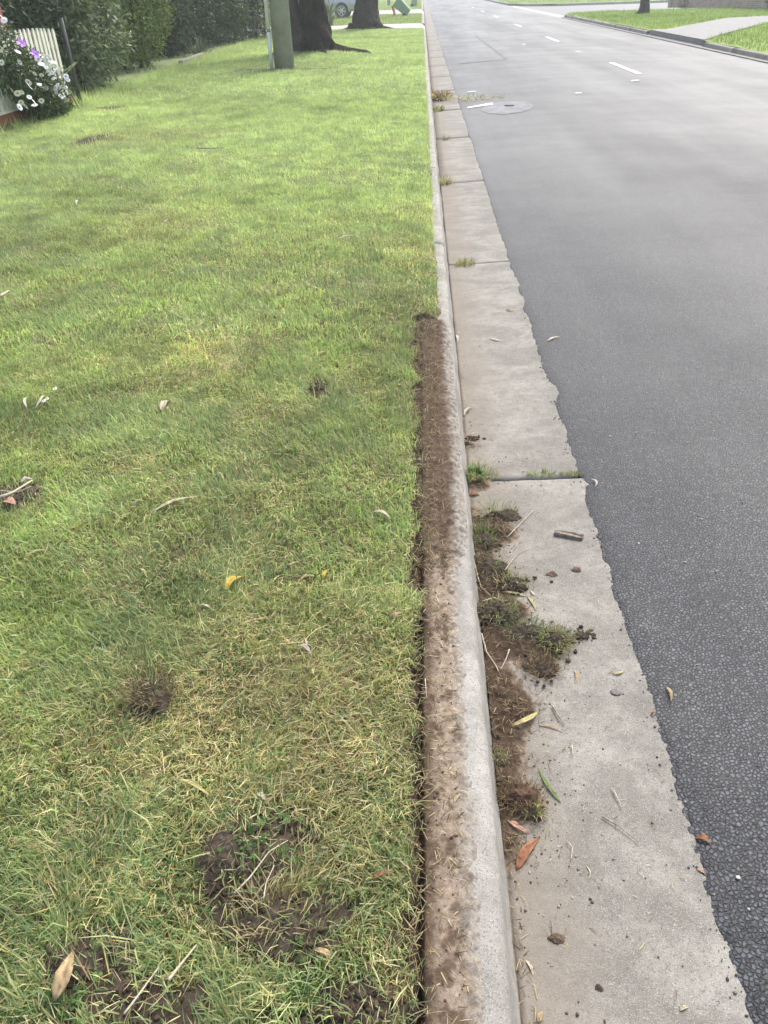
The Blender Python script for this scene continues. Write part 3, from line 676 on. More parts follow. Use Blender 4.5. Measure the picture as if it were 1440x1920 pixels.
straw(160, lambda n: 0.45+0.8*rng.random(n), lambda n: 0.5+2.5*rng.random(n), lambda x, y: road_z(x)+0.003, (0.004, 0.015), SC, 1.5)
V, F, C = merge(parts)
add('dry_straw', np_mesh('dry_straw', V, F, C), M_GRASS, kind='stuff', label='chaff and bits of grass strewn over gutter and asphalt', cat='straw')
# clover among the grass, bottom left
def clover(spots, n):
    VV, FF, CC2 = [], [], []; o = 0
    for _ in range(n):
        cx, cy, r = spots[rng.integers(0, len(spots))]
        x = cx+r*rng.normal(0, 0.8); y = cy+r*rng.normal(0, 0.8); z = float(lawn_z(np.array([x]), np.array([y]))[0])+0.008+0.014*rng.random()
        a0 = rng.random()*6.28; s = 0.0022+0.0024*rng.random(); tl = rng.normal(0, 0.3, 2); c = np.array((0.105, 0.185, 0.055))*(0.6+0.7*rng.random())
        for k in range(3):
            a = a0+k*2.094; ca, sa = math.cos(a), math.sin(a)
            loc = np.array([(0, 0), (0.8, -0.75), (1.7, -0.85), (1.95, 0), (1.7, 0.85), (0.8, 0.75)])*s
            X = loc[:, 0]*ca-loc[:, 1]*sa; Y = loc[:, 0]*sa+loc[:, 1]*ca
            VV.append(np.stack([x+X, y+Y, z+tl[0]*X+tl[1]*Y], 1)); FF.append(np.array([[0, 1, 2, 3, 4, 5]])+o); CC2.append(np.repeat(c[None], 6, 0)); o += 6
    add('clover', np_mesh('clover', np.vstack(VV), [np.vstack(FF)], np.vstack(CC2)), M_GRASS, kind='stuff', label='dark green clover leaves among the grass', cat='clover')
clover([tuple(G(a, b, .17)[:2])+(r,) for a, b, r in [(250, 1570, .07), (330, 1610, .08), (220, 1640, .06), (350, 1560, .06), (60, 1880, .06), (110, 1890, .04), (450, 1490, .03), (440, 1245, .04), (480, 1560, .05), (30, 1700, .08), (300, 1700, .05), (560, 1860, .03), (280, 1120, .06), (120, 640, .25)]], 800)
# grass on the other lawns
parts = []
def lay2(n, x0, x1, y0, y1, zf, keep, Lr, Wr, tint):
    x, y = scatter(n, x0, x1, y0, y1); k = keep(x, y); x, y = x[k], y[k]; n = len(x); g = fbm(x*.9, y*.9, 3, 77)[:, None]
    c = np.array(tint)*(0.65+0.7*g)*(0.75+0.5*rng.random((n, 1))); c = np.where((rng.random(n) < 0.12)[:, None], np.array(PAL['yellow'])*1.0, c)
    th = np.abs(rng.normal(0.35, 0.3, n))
    parts.append(blades(np.stack([x, y, zf(x, y)-0.005], 1), Lr[0]+(Lr[1]-Lr[0])*rng.random(n), Wr[0]+(Wr[1]-Wr[0])*rng.random(n), rng.random(n)*6.28, th, th+0.3, c, 1))
def in_poly(x, y, q):
    r = np.zeros(len(x), bool); j = len(q)-1
    for i in range(len(q)):
        c = ((q[i][1] > y) != (q[j][1] > y)) & (x < (q[j][0]-q[i][0])*(y-q[i][1])/(q[j][1]-q[i][1]+1e-12)+q[i][0]); r ^= c; j = i
    return r
lay2(60000, RK+0.1, 20, 15, 50, zr1, lambda x, y: corner_keep(x, y, 0) & (x > RK+0.2) & ~in_poly(x, y, dq), (0.06, 0.15), (0.012, 0.03), (0.2, 0.3, 0.075))
lay2(24000, -12, -0.15, 40, 55.1, zl2, lambda x, y: x < -0.15, (0.04, 0.1), (0.015, 0.03), (0.24, 0.31, 0.12))
lay2(16000, -12, -0.15, 65.1, 110, zl3, lambda x, y: x < -0.15, (0.05, 0.12), (0.02, 0.05), (0.24, 0.31, 0.12))
lay2(12000, 7.5, 24, 72, 100, zr2, lambda x, y: far_keep(x, y, 0), (0.05, 0.12), (0.02, 0.05), (0.2, 0.3, 0.08))
V, F, C = merge(parts)
add('grass', np_mesh('grass', V, F, C), M_GRASS, kind='stuff', label='grass of the lawns across the street and beyond the driveways', cat='grass')

# ------------------------------------------------------------------ fallen leaves, twigs and scraps
LC = dict(yellow=(0.62, 0.43, 0.05), cream=(0.66, 0.56, 0.40), tan=(0.50, 0.37, 0.20), pale=(0.66, 0.60, 0.44), straw=(0.52, 0.42, 0.24), brown=(0.27, 0.13, 0.075), rust=(0.36, 0.16, 0.08), white=(0.74, 0.71, 0.64), lemon=(0.62, 0.56, 0.24), green=(0.2, 0.33, 0.06), grey=(0.45, 0.41, 0.36), pink=(0.52, 0.31, 0.22))
LC = {k: tuple(0.78*c for c in v) for k, v in LC.items()}; LC['white'] = (0.5, 0.46, 0.38); LC['yellow'] = (0.5, 0.36, 0.06); LC['lemon'] = (0.46, 0.4, 0.18); LC['green'] = (0.14, 0.2, 0.06)
def surf_z(x, y):
    if x < -0.19 or (x < -0.09 and y > TR_END): return float(lawn_z(np.array([min(x, -0.2 if y < TR_END else -0.1)]), np.array([y]))[0])+0.02
    if x < -0.04: return float(kz(np.array([x]), np.array([y]))[0])
    if x < 0.41: return float(gz(np.array([x]), np.array([y]))[0])+0.001
    return float(road_z(x))+0.004
def at(px, py):
    z = 0.18 if px < 800 else 0.012
    p = G(px, py, z)
    for _ in range(4): z = surf_z(p[0], p[1]); p = G(px, py, z)
    return p
def leaf_mesh(L, W, bend=0.1, curl=0.25, cup=0.3, c=(0.5, 0.4, 0.2), ns=9, torn=0.0, seed=0, tip=1.0):
    r_ = np.random.default_rng(seed+900); t = np.linspace(0, 1, ns)
    wd = W*0.5*np.sin(math.pi*np.clip(t, 0, 1)**0.8)**0.85; wd[0] = W*0.05; wd[-1] = W*0.02
    cx = t*L; cy = bend*L*np.sin(math.pi*t); cz = curl*L*0.5*np.sin(math.pi*t*1.1)+0.0006*L
    V = []; C = []
    for k in range(ns):
        for u in (-1, -0.5, 0, 0.5, 1):
            wj = wd[k]*(1-torn*r_.random()*abs(u))
            V.append((cx[k], cy[k]+u*wj, cz[k]+cup*abs(u)**1.5*wj+0.05*wd[k]*r_.normal()))
            C.append(np.array(c)*(0.7+0.5*r_.random())*(0.75 if u == 0 else 1.0)*(0.55 if r_.random() < 0.12 else 1.0)*(0.8 if k in (0, ns-1) else 1))
    i = np.arange(ns*5).reshape(ns, 5)
    f = np.stack([i[:-1, :-1].ravel(), i[1:, :-1].ravel(), i[1:, 1:].ravel(), i[:-1, 1:].ravel()], 1)
    V = np.array(V); n_ = len(V)       # a thin closed skin: upper and under side
    V2 = V-np.array([0, 0, 0.0004]); ring = np.concatenate([i[0], i[1:, -1], i[-1, -2::-1], i[-2:0:-1, 0]]); rn = np.roll(ring, -1)
    side = np.stack([ring, rn, rn+n_, ring+n_], 1)
    return np_mesh('leaf', np.vstack([V, V2]), [f, f[:, ::-1]+n_, side], np.vstack([C, C]), True)
def lay_leaf(a, b, wpx, colour, label, name='fallen_leaf', cat='leaf', group=None, bend=0.08, curl=0.2, cup=0.35, torn=0.0, dz=0.0):
    A = at(*a); B = at(*b); d = B-A; L = float(np.hypot(d[0], d[1])); pxl = math.hypot(a[0]-b[0], a[1]-b[1])
    dist = np.linalg.norm((A+B)/2-CC); W = max(0.8*wpx*dist/FPX, 0.0016)
    s = abs(hash(label)) % 9999 if False else sum(map(ord, label)) % 9999
    me = leaf_mesh(L, W, bend, curl, cup, LC[colour], torn=torn, seed=s)
    o = add(name, me, M_LITTER, label=label, cat=cat, group=group, loc=(A[0], A[1], A[2]+dz))
    o.rotation_euler = (0, -math.asin(max(-1, min(1, (d[2])/max(L, 1e-4)))), math.atan2(d[1], d[0]))
    return o
def lay_twig(pts, rpx, label, name='twig', cat='twig', mat=M_TWIG, dz=0.002, group=None):
    P = [at(*p) for p in pts]; o0 = P[0]; dist = np.linalg.norm(o0-CC); r = max(rpx*dist/FPX/3.4, 0.0006)
    q = [p-o0+np.array([0, 0, dz+r+0.002*math.sin(k*2.1)]) for k, p in enumerate(P)]
    # densify
    qq = []
    for k in range(len(q)-1):
        for t in (0, 0.33, 0.66): qq.append(q[k]*(1-t)+q[k+1]*t)
    qq.append(q[-1]); n = len(qq)
    rad = [r*(1.1-0.6*k/(n-1)) for k in range(n)]
    return add(name, tube_mesh(name, qq, rad, 6, 0.25, int(r*1e6) % 50), mat, label=label, cat=cat, group=group, loc=tuple(map(float, o0)))
for row in [
    ((422, 1110), (457, 1079), 20, 'yellow', 'bright yellow pointed leaf lying on the grass', 'fallen_leaf', 0.1, 0.3),
    ((606, 1086), (618, 1068), 9, 'yellow', 'small yellow leaf to the right of the bright yellow leaf'),
    ((303, 772), (321, 750), 17, 'cream', 'cream shield-shaped leaf standing out in the mid lawn', 'fallen_leaf', 0.05, 0.3),
    ((283, 962), (372, 929), 10, 'pale', 'long pale shrivelled leaf lying aslant on the lawn', 'fallen_leaf', 0.05, 0.1),
    ((252, 948), (272, 940), 6, 'cream', 'small curled cream leaf left of the long pale leaf', 'fallen_leaf', 0.3, 0.4),
    ((695, 962), (734, 972), 10, 'cream', 'cream leaf on the grass near the dug strip', 'fallen_leaf', 0.1, 0.3),
    ((108, 1886), (142, 1790), 32, 'tan', 'large curled tan leaf on bare soil in the lower left corner', 'fallen_leaf', -0.06, 0.22),
    ((700, 1652), (733, 1634), 14, 'rust', 'torn rust-brown leaf on the grass beside the cut edge', 'fallen_leaf', 0.1, 0.4),
    ((335, 1460), (398, 1496), 8, 'lemon', 'lemon-yellow narrow leaf sunk in the near grass', 'fallen_leaf', 0.04, 0.1),
    ((588, 1780), (634, 1797), 12, 'tan', 'dull tan leaf on the grass below the big soil patch', 'fallen_leaf', 0.03, 0.15),
    ((737, 1872), (770, 1896), 9, 'pink', 'pinkish narrow leaf at the cut edge, lowest of all on the lawn', 'fallen_leaf', 0.1, 0.2),
    ((738, 1162), (752, 1148), 12, 'pink', 'small pinkish-brown leaf beside the clod in the cut edge', 'fallen_leaf', 0.1, 0.4),
    ((558, 1210), (585, 1230), 10, 'grey', 'greyish shrivelled leaf in the middle of the lawn', 'fallen_leaf', 0.1, 0.3),
    ((440, 1176), (512, 1158), 7, 'tan', 'long tan leaf lying level under the bright yellow leaf', 'fallen_leaf', 0.05, 0.08),
    ((45, 1044), (92, 1030), 8, 'straw', 'straw-coloured leaf near the left edge of the lawn', 'fallen_leaf', 0.06, 0.15),
    ((562, 1087), (592, 1080), 8, 'tan', 'tan leaf between the two yellow leaves', 'fallen_leaf', 0.1, 0.2),
    ((262, 1066), (275, 1084), 5, 'lemon', 'thin yellowish leaf left of the bright yellow leaf', 'fallen_leaf', 0.1, 0.2),
    ((596, 668), (618, 660), 7, 'tan', 'tan leaf in the grass left of the far end of the dug strip', 'fallen_leaf', 0.1, 0.3),
    ((5, 940), (30, 945), 22, 'pink', 'pinkish-brown leaf under twigs at the left edge', 'fallen_leaf', 0.05, 0.3),
    ((38, 905), (66, 898), 14, 'grey', 'grey-brown leaf beside the twigs at the left edge', 'fallen_leaf', 0.05, 0.3),
    ((52, 768), (66, 742), 6, 'white', 'whitish bleached leaf left of the small daisies', 'fallen_leaf', 0.15, 0.3),
    ((66, 766), (80, 740), 6, 'white', 'whitish bleached leaf touching the small daisies', 'fallen_leaf', -0.15, 0.3),
    ((144, 386), (158, 376), 5, 'white', 'whitish scrap of leaf far up the lawn towards the fence', 'fallen_leaf', 0.1, 0.2),
    ((308, 418), (322, 414), 6, 'white', 'white scrap of leaf in the far middle of the lawn', 'fallen_leaf', 0.1, 0.3),
    ((482, 1488), (497, 1500), 13, 'white', 'white broken scrap in the near grass', 'fallen_leaf', 0.1, 0.3),
    ((372, 1135), (398, 1143), 6, 'pale', 'pale leaf just below the bright yellow leaf', 'fallen_leaf', 0.1, 0.2),
    ((408, 885), (422, 906), 5, 'straw', 'straw-coloured leaf slanting in mid lawn above the long pale leaf', 'fallen_leaf', 0.05, 0.2),
    ((295, 812), (318, 806), 5, 'pale', 'pale sliver of leaf below the cream shield-shaped leaf', 'fallen_leaf', 0.1, 0.1),
    ((570, 1195), (574, 1215), 5, 'cream', 'cream sliver above the greyish shrivelled leaf', 'fallen_leaf', 0.1, 0.2),
    # gutter
    ((968, 1633), (1013, 1569), 21, 'rust', 'rust-brown gum leaf lying in the gutter', 'gum_leaf', 0.06, 0.12),
    ((950, 1537), (993, 1563), 15, 'pink', 'broken brown leaf below the root clod in the gutter', 'gum_leaf', -0.05, 0.2),
    ((956, 1362), (1009, 1331), 12, 'lemon', 'yellow curled gum leaf on dark soil in the gutter', 'gum_leaf', -0.16, 0.3),
    ((938, 1110), (990, 1119), 7, 'lemon', 'yellow ribbon leaf across the turf clods, upper half', 'gum_leaf', 0.03, 0.1),
    ((988, 1117), (1006, 1146), 7, 'lemon', 'yellow ribbon leaf hanging off the turf clods, lower half', 'gum_leaf', 0.03, 0.1),
    ((1052, 1506), (1008, 1438), 8, 'green', 'single fresh green blade lying in the gutter', 'grass_leaf', 0.05, 0.06),
    ((1010, 1361), (1056, 1374), 5, 'tan', 'thin tan curved leaf under the yellow curled gum leaf', 'gum_leaf', 0.12, 0.1),
    ((1078, 1256), (1077, 1284), 7, 'tan', 'small tan leaf right of the root mass in the gutter', 'gum_leaf', 0.1, 0.2),
    ((1146, 1262), (1171, 1256), 6, 'lemon', 'small yellowish curved leaf near the asphalt edge', 'gum_leaf', -0.2, 0.2),
    ((1249, 1287), (1258, 1316), 7, 'tan', 'narrow tan leaf lying on the asphalt', 'gum_leaf', 0.1, 0.2),
    ((1220, 1342), (1233, 1334), 6, 'rust', 'small rust leaf on the edge of the asphalt', 'gum_leaf', 0.1, 0.3),
    ((1026, 640), (1051, 631), 5, 'pale', 'pale leaf lying farther up on the asphalt', 'gum_leaf', 0.08, 0.1),
    ((918, 635), (946, 640), 5, 'white', 'white curved sliver on the concrete of the gutter', 'gum_leaf', -0.1, 0.1),
    ((950, 580), (966, 582), 8, 'tan', 'small curled tan leaf far up the gutter', 'gum_leaf', -0.2, 0.4),
    ((851, 630), (857, 644), 6, 'white', 'small white leaf at the kerb foot far up the gutter', 'gum_leaf', 0.1, 0.3),
    ((880, 929), (900, 927), 13, 'brown', 'dark reddish leaf under the broad-leaved weed', 'gum_leaf', 0.1, 0.3),
    ((1108, 898), (1114, 914), 5, 'white', 'white curled sliver at the asphalt edge by the joint', 'gum_leaf', 0.25, 0.2),
    ((1303, 1572), (1334, 1580), 17, 'rust', 'torn rust-brown leaf lying on the asphalt', 'gum_leaf', 0.1, 0.4),
    ((1305, 1629), (1325, 1642), 8, 'pink', 'small pinkish leaf below the torn leaf on the asphalt', 'gum_leaf', 0.1, 0.2),
    ((851, 1507), (867, 1487), 7, 'straw', 'straw-coloured leaf on the soil of the kerb top', 'gum_leaf', 0.1, 0.2),
    ((870, 782), (888, 764), 6, 'pale', 'pale shredded leaf in the gutter above the dark clods', 'gum_leaf', 0.1, 0.3),
    ((1005, 1118), (994, 1105), 4, 'pale', 'pale thin sliver beside the yellow ribbon leaf', 'gum_leaf', 0.1, 0.2),
    ((985, 1800), (1000, 1830), 7, 'cream', 'cream small leaf in the near gutter close to the kerb', 'gum_leaf', 0.1, 0.2),
    ((1010, 1920), (1018, 1895), 10, 'tan', 'tan leaf at the bottom of the gutter', 'gum_leaf', 0.1, 0.2),
    ((1274, 1895), (1292, 1888), 8, 'cream', 'cream leaf at the bottom of the gutter near the asphalt', 'gum_leaf', 0.1, 0.2),
    ((1098, 1622), (1103, 1650), 3, 'pale', 'fine pale stalk in the middle of the near gutter', 'gum_leaf', 0.2, 0.1),
]:
    a, b, wp, cl, lb = row[:5]; nm = row[5] if len(row) > 5 else 'fallen_leaf'; bd = row[6] if len(row) > 6 else 0.1; cu = row[7] if len(row) > 7 else 0.25
    lay_leaf(a, b, wp, cl, lb, nm, 'leaf', 'fallen leaves on the lawn' if nm == 'fallen_leaf' else 'fallen leaves in gutter and road', bd, cu, torn=0.5 if 'torn' in lb or 'broken' in lb else 0.1, dz=0.018 if 'large curled' in lb else 0.0)
M_PTWIG = simple('pale_twig', (0.56, 0.5, 0.38), (0.4, 0.33, 0.23), 120, 0.8)
for pts, r, lb, mt in [
    ([(1128, 1533), (1160, 1552), (1197, 1581)], 4, 'thin tan stalk across the near gutter', M_TWIG),
    ([(1150, 1484), (1158, 1500), (1166, 1518)], 4, 'short pale stalk above the thin tan stalk', M_PTWIG),
    ([(1062, 1578), (1073, 1592), (1070, 1616)], 3, 'hooked pale stalk right of the rust-brown gum leaf', M_PTWIG),
    ([(1035, 1325), (1045, 1343), (1058, 1360)], 6, 'brown forked twig right of the yellow curled leaf', M_TWIG),
    ([(1072, 1400), (1074, 1420)], 4, 'short pale stalk in mid gutter', M_PTWIG),
    ([(0, 938), (25, 930), (62, 905)], 9, 'pale bent twig lying over leaves at the left edge', M_PTWIG),
    ([(0, 925), (35, 928), (60, 915)], 5, 'thinner twig crossing the bent twig at the left edge', M_TWIG),
    ([(0, 560), (18, 550)], 7, 'pale stick poking in at the left edge far up the lawn', M_PTWIG),
    ([(633, 452), (650, 446), (668, 444), (676, 452)], 4, 'pale crooked twig across the far lawn', M_PTWIG),
    ([(368, 280), (395, 281), (420, 279)], 3, 'dark thin twig on the far lawn', M_WOOD),
    ([(845, 700), (850, 730), (856, 768)], 4, 'long pale straw stuck to the kerb nose', M_PTWIG),
    ([(888, 1055), (895, 1085), (902, 1103), (920, 1120)], 6, 'grey root lying along the kerb foot', M_TWIG),
    ([(905, 1130), (925, 1124), (945, 1130)], 5, 'pale root across the soil by the kerb foot', M_PTWIG),
    ([(903, 1190), (912, 1225), (930, 1250), (935, 1262)], 4, 'pale branching root below the turf clods', M_PTWIG),
    ([(955, 1220), (948, 1240), (938, 1258)], 4, 'second pale root leaning against the branching root', M_PTWIG),
    ([(940, 1080), (955, 1060), (970, 1040), (995, 1028)], 3, 'long dry stalk arching over the turf clods', M_PTWIG),
    ([(950, 1010), (975, 985), (1000, 958)], 3, 'long dry stalk beside the upper root clod', M_PTWIG),
    ([(797, 1275), (799, 1300), (800, 1312)], 3, 'upright pale stalk on the soil of the kerb top', M_PTWIG),
    ([(235, 1905), (262, 1870), (300, 1815)], 6, 'long pale dead stem over bare soil, lower left', M_PTWIG),
    ([(318, 1842), (340, 1815), (370, 1775)], 9, 'thick pale dead stem right of the tan leaf, lower left', M_PTWIG),
    ([(440, 1680), (470, 1650), (505, 1600), (540, 1580)], 5, 'dry branching stem on the big soil patch', M_PTWIG),
    ([(495, 1690), (500, 1660), (515, 1625)], 4, 'short dry stem leaning on the branching stem', M_PTWIG),
]:
    lay_twig(pts, r, lb, mat=mt, dz=0.006 if pts[0][0] < 780 else 0.003, group='twigs and stalks')

# piece of weathered wood in the gutter
A = at(1040, 1001); B = at(1092, 1011); d = B-A; Lw = float(np.hypot(d[0], d[1]))
bm = bmesh.new(); vs = box_bm(bm, (0, -0.009, 0), (Lw, 0.009, 0.012), 0.0015)
bmesh.ops.subdivide_edges(bm, edges=bm.edges[:], cuts=2)
for v in bm.verts:
    v.co.z += 0.003*(random.random()-0.5)+(0.004 if v.co.x > Lw*0.5 and v.co.y > 0 else 0); v.co.y += 0.003*(random.random()-0.5)+0.004*(v.co.x/Lw-0.5); v.co.x += 0.004*(random.random()-0.5)
add('wood_chip', bm_mesh('wood_chip', bm), M_WOOD, label='splintered brown piece of wood on the concrete gutter', cat='wood chip', loc=(A[0], A[1], A[2]+0.001), rot=(0, 0, math.atan2(d[1], d[0])))
# flat round stone in the gutter
def lump(name, rx, ry, rz, seed, sub=3, amp=0.3, fr=3.0):
    bm = bmesh.new(); bmesh.ops.create_icosphere(bm, subdivisions=sub, radius=1.0)
    v = np.array([q.co[:] for q in bm.verts])
    n = fbm(v[:, 0]*fr+seed*3.1+v[:, 2]*1.7, v[:, 1]*fr+seed*1.7-v[:, 2]*1.3, 4, seed)
    s = 1+amp*(n-0.5)*2
    for q, k in zip(bm.verts, s): q.co = Vector((q.co.x*rx*k, q.co.y*ry*k, max(q.co.z*rz*k, -rz*0.25)))
    return bm
def col_mesh(me, c, var=0.3, seed=0):
    n = len(me.vertices); r_ = np.random.default_rng(seed); at_ = me.attributes.new('Col', 'FLOAT_COLOR', 'POINT')
    a = np.ones((n, 4), np.float32); a[:, :3] = np.array(c)*(1-var/2+var*r_.random((n, 1))); at_.data.foreach_set('color', a.ravel()); return me
p = at(1155, 1297)
add('flat_stone', col_mesh(bm_mesh('flat_stone', lump('s', 0.0145, 0.0125, 0.0035, 5, 2, 0.15), True), (0.22, 0.21, 0.2)), M_SOIL, label='flat round grey stone on the gutter near the asphalt', cat='stone', loc=tuple(p))
p = at(1384, 1645)
add('white_pebble', col_mesh(bm_mesh('white_pebble', lump('s', 0.0045, 0.004, 0.003, 6, 2, 0.2), True), (0.8, 0.79, 0.76)), M_SOIL, label='tiny white pebble on the asphalt', cat='pebble', loc=tuple(p))

# clods of soil and torn turf
def tuft(n, r, Lr, W, cols, lean=0.5, up=0.0, seed=0, ell=1.0, z0=0.0):
    a = rng.random(n)*6.28; rr = r*1.25*np.sqrt(rng.random(n))*(0.6+0.8*fbm(np.cos(a)*1.5+n, np.sin(a)*1.5+r*100, 2, 7))
    x = rr*np.cos(a); y = rr*np.sin(a)*ell
    L = Lr[0]+(Lr[1]-Lr[0])*rng.random(n); az = np.arctan2(y, x)+rng.normal(0, 0.9, n); th = np.clip(np.abs(rng.normal(lean, 0.35, n)), 0, 1.6)
    c = np.array(cols)[rng.integers(0, len(cols), n)]*(0.7+0.6*rng.random((n, 1)))
    return blades(np.stack([x, y, z0+0*x], 1), L, W*(0.7+0.6*rng.random(n)), az, th, np.clip(th+np.abs(rng.normal(0.5, 0.4, n)), 0, 1.9), c, 2)
GRN = [PAL['green'], PAL['lush'], PAL['blue'], (0.2, 0.26, 0.08)]; DRY = [(0.34, 0.27, 0.15), (0.14, 0.1, 0.06), (0.1, 0.07, 0.045), (0.24, 0.17, 0.1)]
def mound(rx, ry, rz, seed, dirt):
    n = 56 if rx > 0.02 else 30; g = np.linspace(-1.5, 1.5, n); U, V_ = np.meshgrid(g, g); X = U*rx; Y = V_*ry
    rr = np.hypot(U, V_)+1.0*(fbm(U*1.3+seed*5.3, V_*1.3+seed, 3, seed)-0.5)
    dome = np.clip(1-rr, -0.6, 1); dome = np.where(dome > 0, dome**0.6, dome*1.2)
    f1, f2, idv, ox, oy = voro(X/0.009+seed, Y/0.009, seed+2); g1, g2, gv, ox, oy = voro(X/0.021+seed, Y/0.021, seed+3)
    Z = rz*dome*(0.35+0.9*fbm(X/0.02+seed, Y/0.02, 3, seed+4)+0.5*gv)+np.where(dome > 0, np.sqrt(np.clip(dome, 0, 1))*(0.0045*(0.7-f1)*idv+0.007*(0.7-g1)), 0)-0.001
    c = np.array(dirt)*(0.65+0.5*idv+0.35*gv)[..., None]
    i = np.arange(n*n).reshape(n, n); f = np.stack([i[:-1, :-1].ravel(), i[:-1, 1:].ravel(), i[1:, 1:].ravel(), i[1:, :-1].ravel()], 1); k = (Z.ravel() > -0.006)[f].any(1)
    return np_mesh('soil', np.stack([X.ravel(), Y.ravel(), Z.ravel()], 1), [f[k]], c.reshape(-1, 3), True)
def crumb_part(r, rx, ry, n, dirt):
    o_ = crumbs(n, lambda n: rx*rng.normal(0, 0.9, n), lambda n: ry*rng.normal(0, 0.9, n), lambda x, y: x*0+0.0015, 0.001, 0.007, [dirt, tuple(1.4*v for v in dirt)], None, 'crumbs')
    o_.parent = r; del o_['kind']; o_['kind'] = 'stuff'
def clod(px, py, rx, ry, rz, label, ng=0, nd=0, gl=(0.02, 0.05), dl=(0.015, 0.04), gc=GRN, seed=1, dirt=(0.06, 0.048, 0.038), name='turf_clod', off=(0, 0), rootlean=1.1):
    p = at(px, py); r = add(name, None, label=label, cat='clod', group='clods of soil and turf', loc=(p[0], p[1], surf_z(p[0], p[1])-(0.016 if p[0] < -0.2 else 0.001)))
    add('soil', mound(rx, ry, rz, seed, dirt), M_SOIL, r)
    if rx > 0.02: crumb_part(r, rx, ry, 60, dirt)
    if ng:
        V, F, C = tuft(ng, max(rx, ry)*0.8, gl, 0.0024, gc, 0.6, ell=ry/max(rx, ry), z0=rz*0.25); V = V+np.array([off[0], off[1], 0]); add('grass_tuft', np_mesh('grass_tuft', V, F, C), M_GRASS, r)['kind'] = 'stuff'
    if nd:
        V, F, C = tuft(nd, max(rx, ry), dl, 0.0014, DRY, rootlean, ell=ry/max(rx, ry), z0=rz*0.3); add('roots', np_mesh('roots', V, F, C), M_GRASS, r)['kind'] = 'stuff'
    return r
clod(887, 822, 0.022, 0.016, 0.011, 'dark soil clod by the kerb above the broad-leaved weed', seed=3, name='soil_clod')
clod(876, 832, 0.018, 0.013, 0.008, 'smaller dark clod touching the kerb foot above the weed', seed=4, name='soil_clod')
clod(940, 968, 0.061, 0.039, 0.019, 'root-bound turf clod below the gutter joint, topmost of the spill', 55, 130, (0.03, 0.07), seed=5, off=(-.02, .02))
clod(905, 1010, 0.041, 0.039, 0.013, 'turf clod with green blades against the kerb foot', 70, 50, (0.03, 0.075), seed=6)
clod(915, 1060, 0.054, 0.046, 0.016, 'dark turf clod with straw by the kerb foot', 30, 130, (0.02, 0.05), seed=7)
clod(955, 1095, 0.054, 0.033, 0.016, 'straw-topped turf clod beside the yellow ribbon leaf', 60, 140, (0.02, 0.05), gc=[PAL['yellow'], PAL['straw'], PAL['green']], seed=8)
clod(925, 1145, 0.061, 0.039, 0.018, 'turf clod with a fresh green tuft under the ribbon leaf', 120, 90, (0.015, 0.04), gc=[PAL['lush'], PAL['green'], PAL['yellow']], seed=9, off=(.015, 0))
clod(985, 1185, 0.068, 0.036, 0.018, 'dark turf clod with long green blades in mid gutter', 90, 90, (0.03, 0.065), gc=[PAL['blue'], PAL['green']], seed=10)
clod(1040, 1205, 0.047, 0.046, 0.022, 'thick round turf clod with yellowish grass, outermost in the gutter', 260, 160, (0.018, 0.045), gc=[PAL['yellow'], PAL['green'], (0.3, 0.28, 0.12)], seed=11)
clod(1018, 1255, 0.034, 0.029, 0.013, 'tangle of brown roots below the thick round turf clod', 0, 190, dl=(0.02, 0.045), seed=12, rootlean=0.9)
clod(1092, 1192, 0.022, 0.016, 0.010, 'small separate soil clod right of the thick turf clod', 8, 8, (0.02, 0.03), seed=13, name='soil_clod')
clod(935, 1425, 0.016, 0.016, 0.006, 'little green-topped clod against the kerb foot', 35, 20, (0.012, 0.03), gc=[PAL['lush'], PAL['green']], seed=14)
clod(975, 1495, 0.043, 0.029, 0.018, 'brown root clod above the broken leaf', 0, 260, dl=(0.015, 0.04), seed=15, dirt=(0.085, 0.055, 0.04), rootlean=0.9)
clod(1000, 1525, 0.019, 0.013, 0.006, 'spray of pale grass ends on the root clod', 60, 40, (0.015, 0.04), gc=[PAL['straw'], PAL['green'], PAL['pale']], seed=16)
clod(1045, 1760, 0.016, 0.010, 0.004, 'flat smear of soil in the near gutter', 0, 6, seed=17, name='soil_clod', dirt=(0.1, 0.075, 0.055))
clod(1125, 1853, 0.007, 0.007, 0.004, 'small crumb of soil low in the near gutter', seed=18, name='soil_clod')
clod(1035, 1076, 0.016, 0.013, 0.003, 'crushed soil crumb left of another in mid gutter', 0, 3, seed=19, name='soil_clod', dirt=(0.1, 0.07, 0.052))
clod(1081, 1068, 0.015, 0.012, 0.003, 'crushed soil crumb nearest the wood piece', 0, 2, seed=20, name='soil_clod', dirt=(0.1, 0.07, 0.052))
clod(790, 1135, 0.047, 0.039, 0.020, 'dark turf clod slumped from the cut edge onto the kerb top', 25, 70, (0.02, 0.05), seed=21)
clod(282, 1300, 0.034, 0.045, 0.012, 'hairy upturned sod clod in the mid lawn', 40, 420, dl=(0.015, 0.045), seed=22, rootlean=0.8)
clod(430, 1600, 0.047, 0.052, 0.013, 'largest upturned soil clod on the bare patch', 6, 60, seed=23, dl=(0.02, 0.06))
clod(535, 1740, 0.068, 0.039, 0.010, 'soil clod at the lower end of the bare patch', 4, 60, seed=24, dl=(0.02, 0.05))
clod(150, 1800, 0.041, 0.023, 0.010, 'flat soil clod above the large tan leaf', 0, 20, seed=25, name='soil_clod')

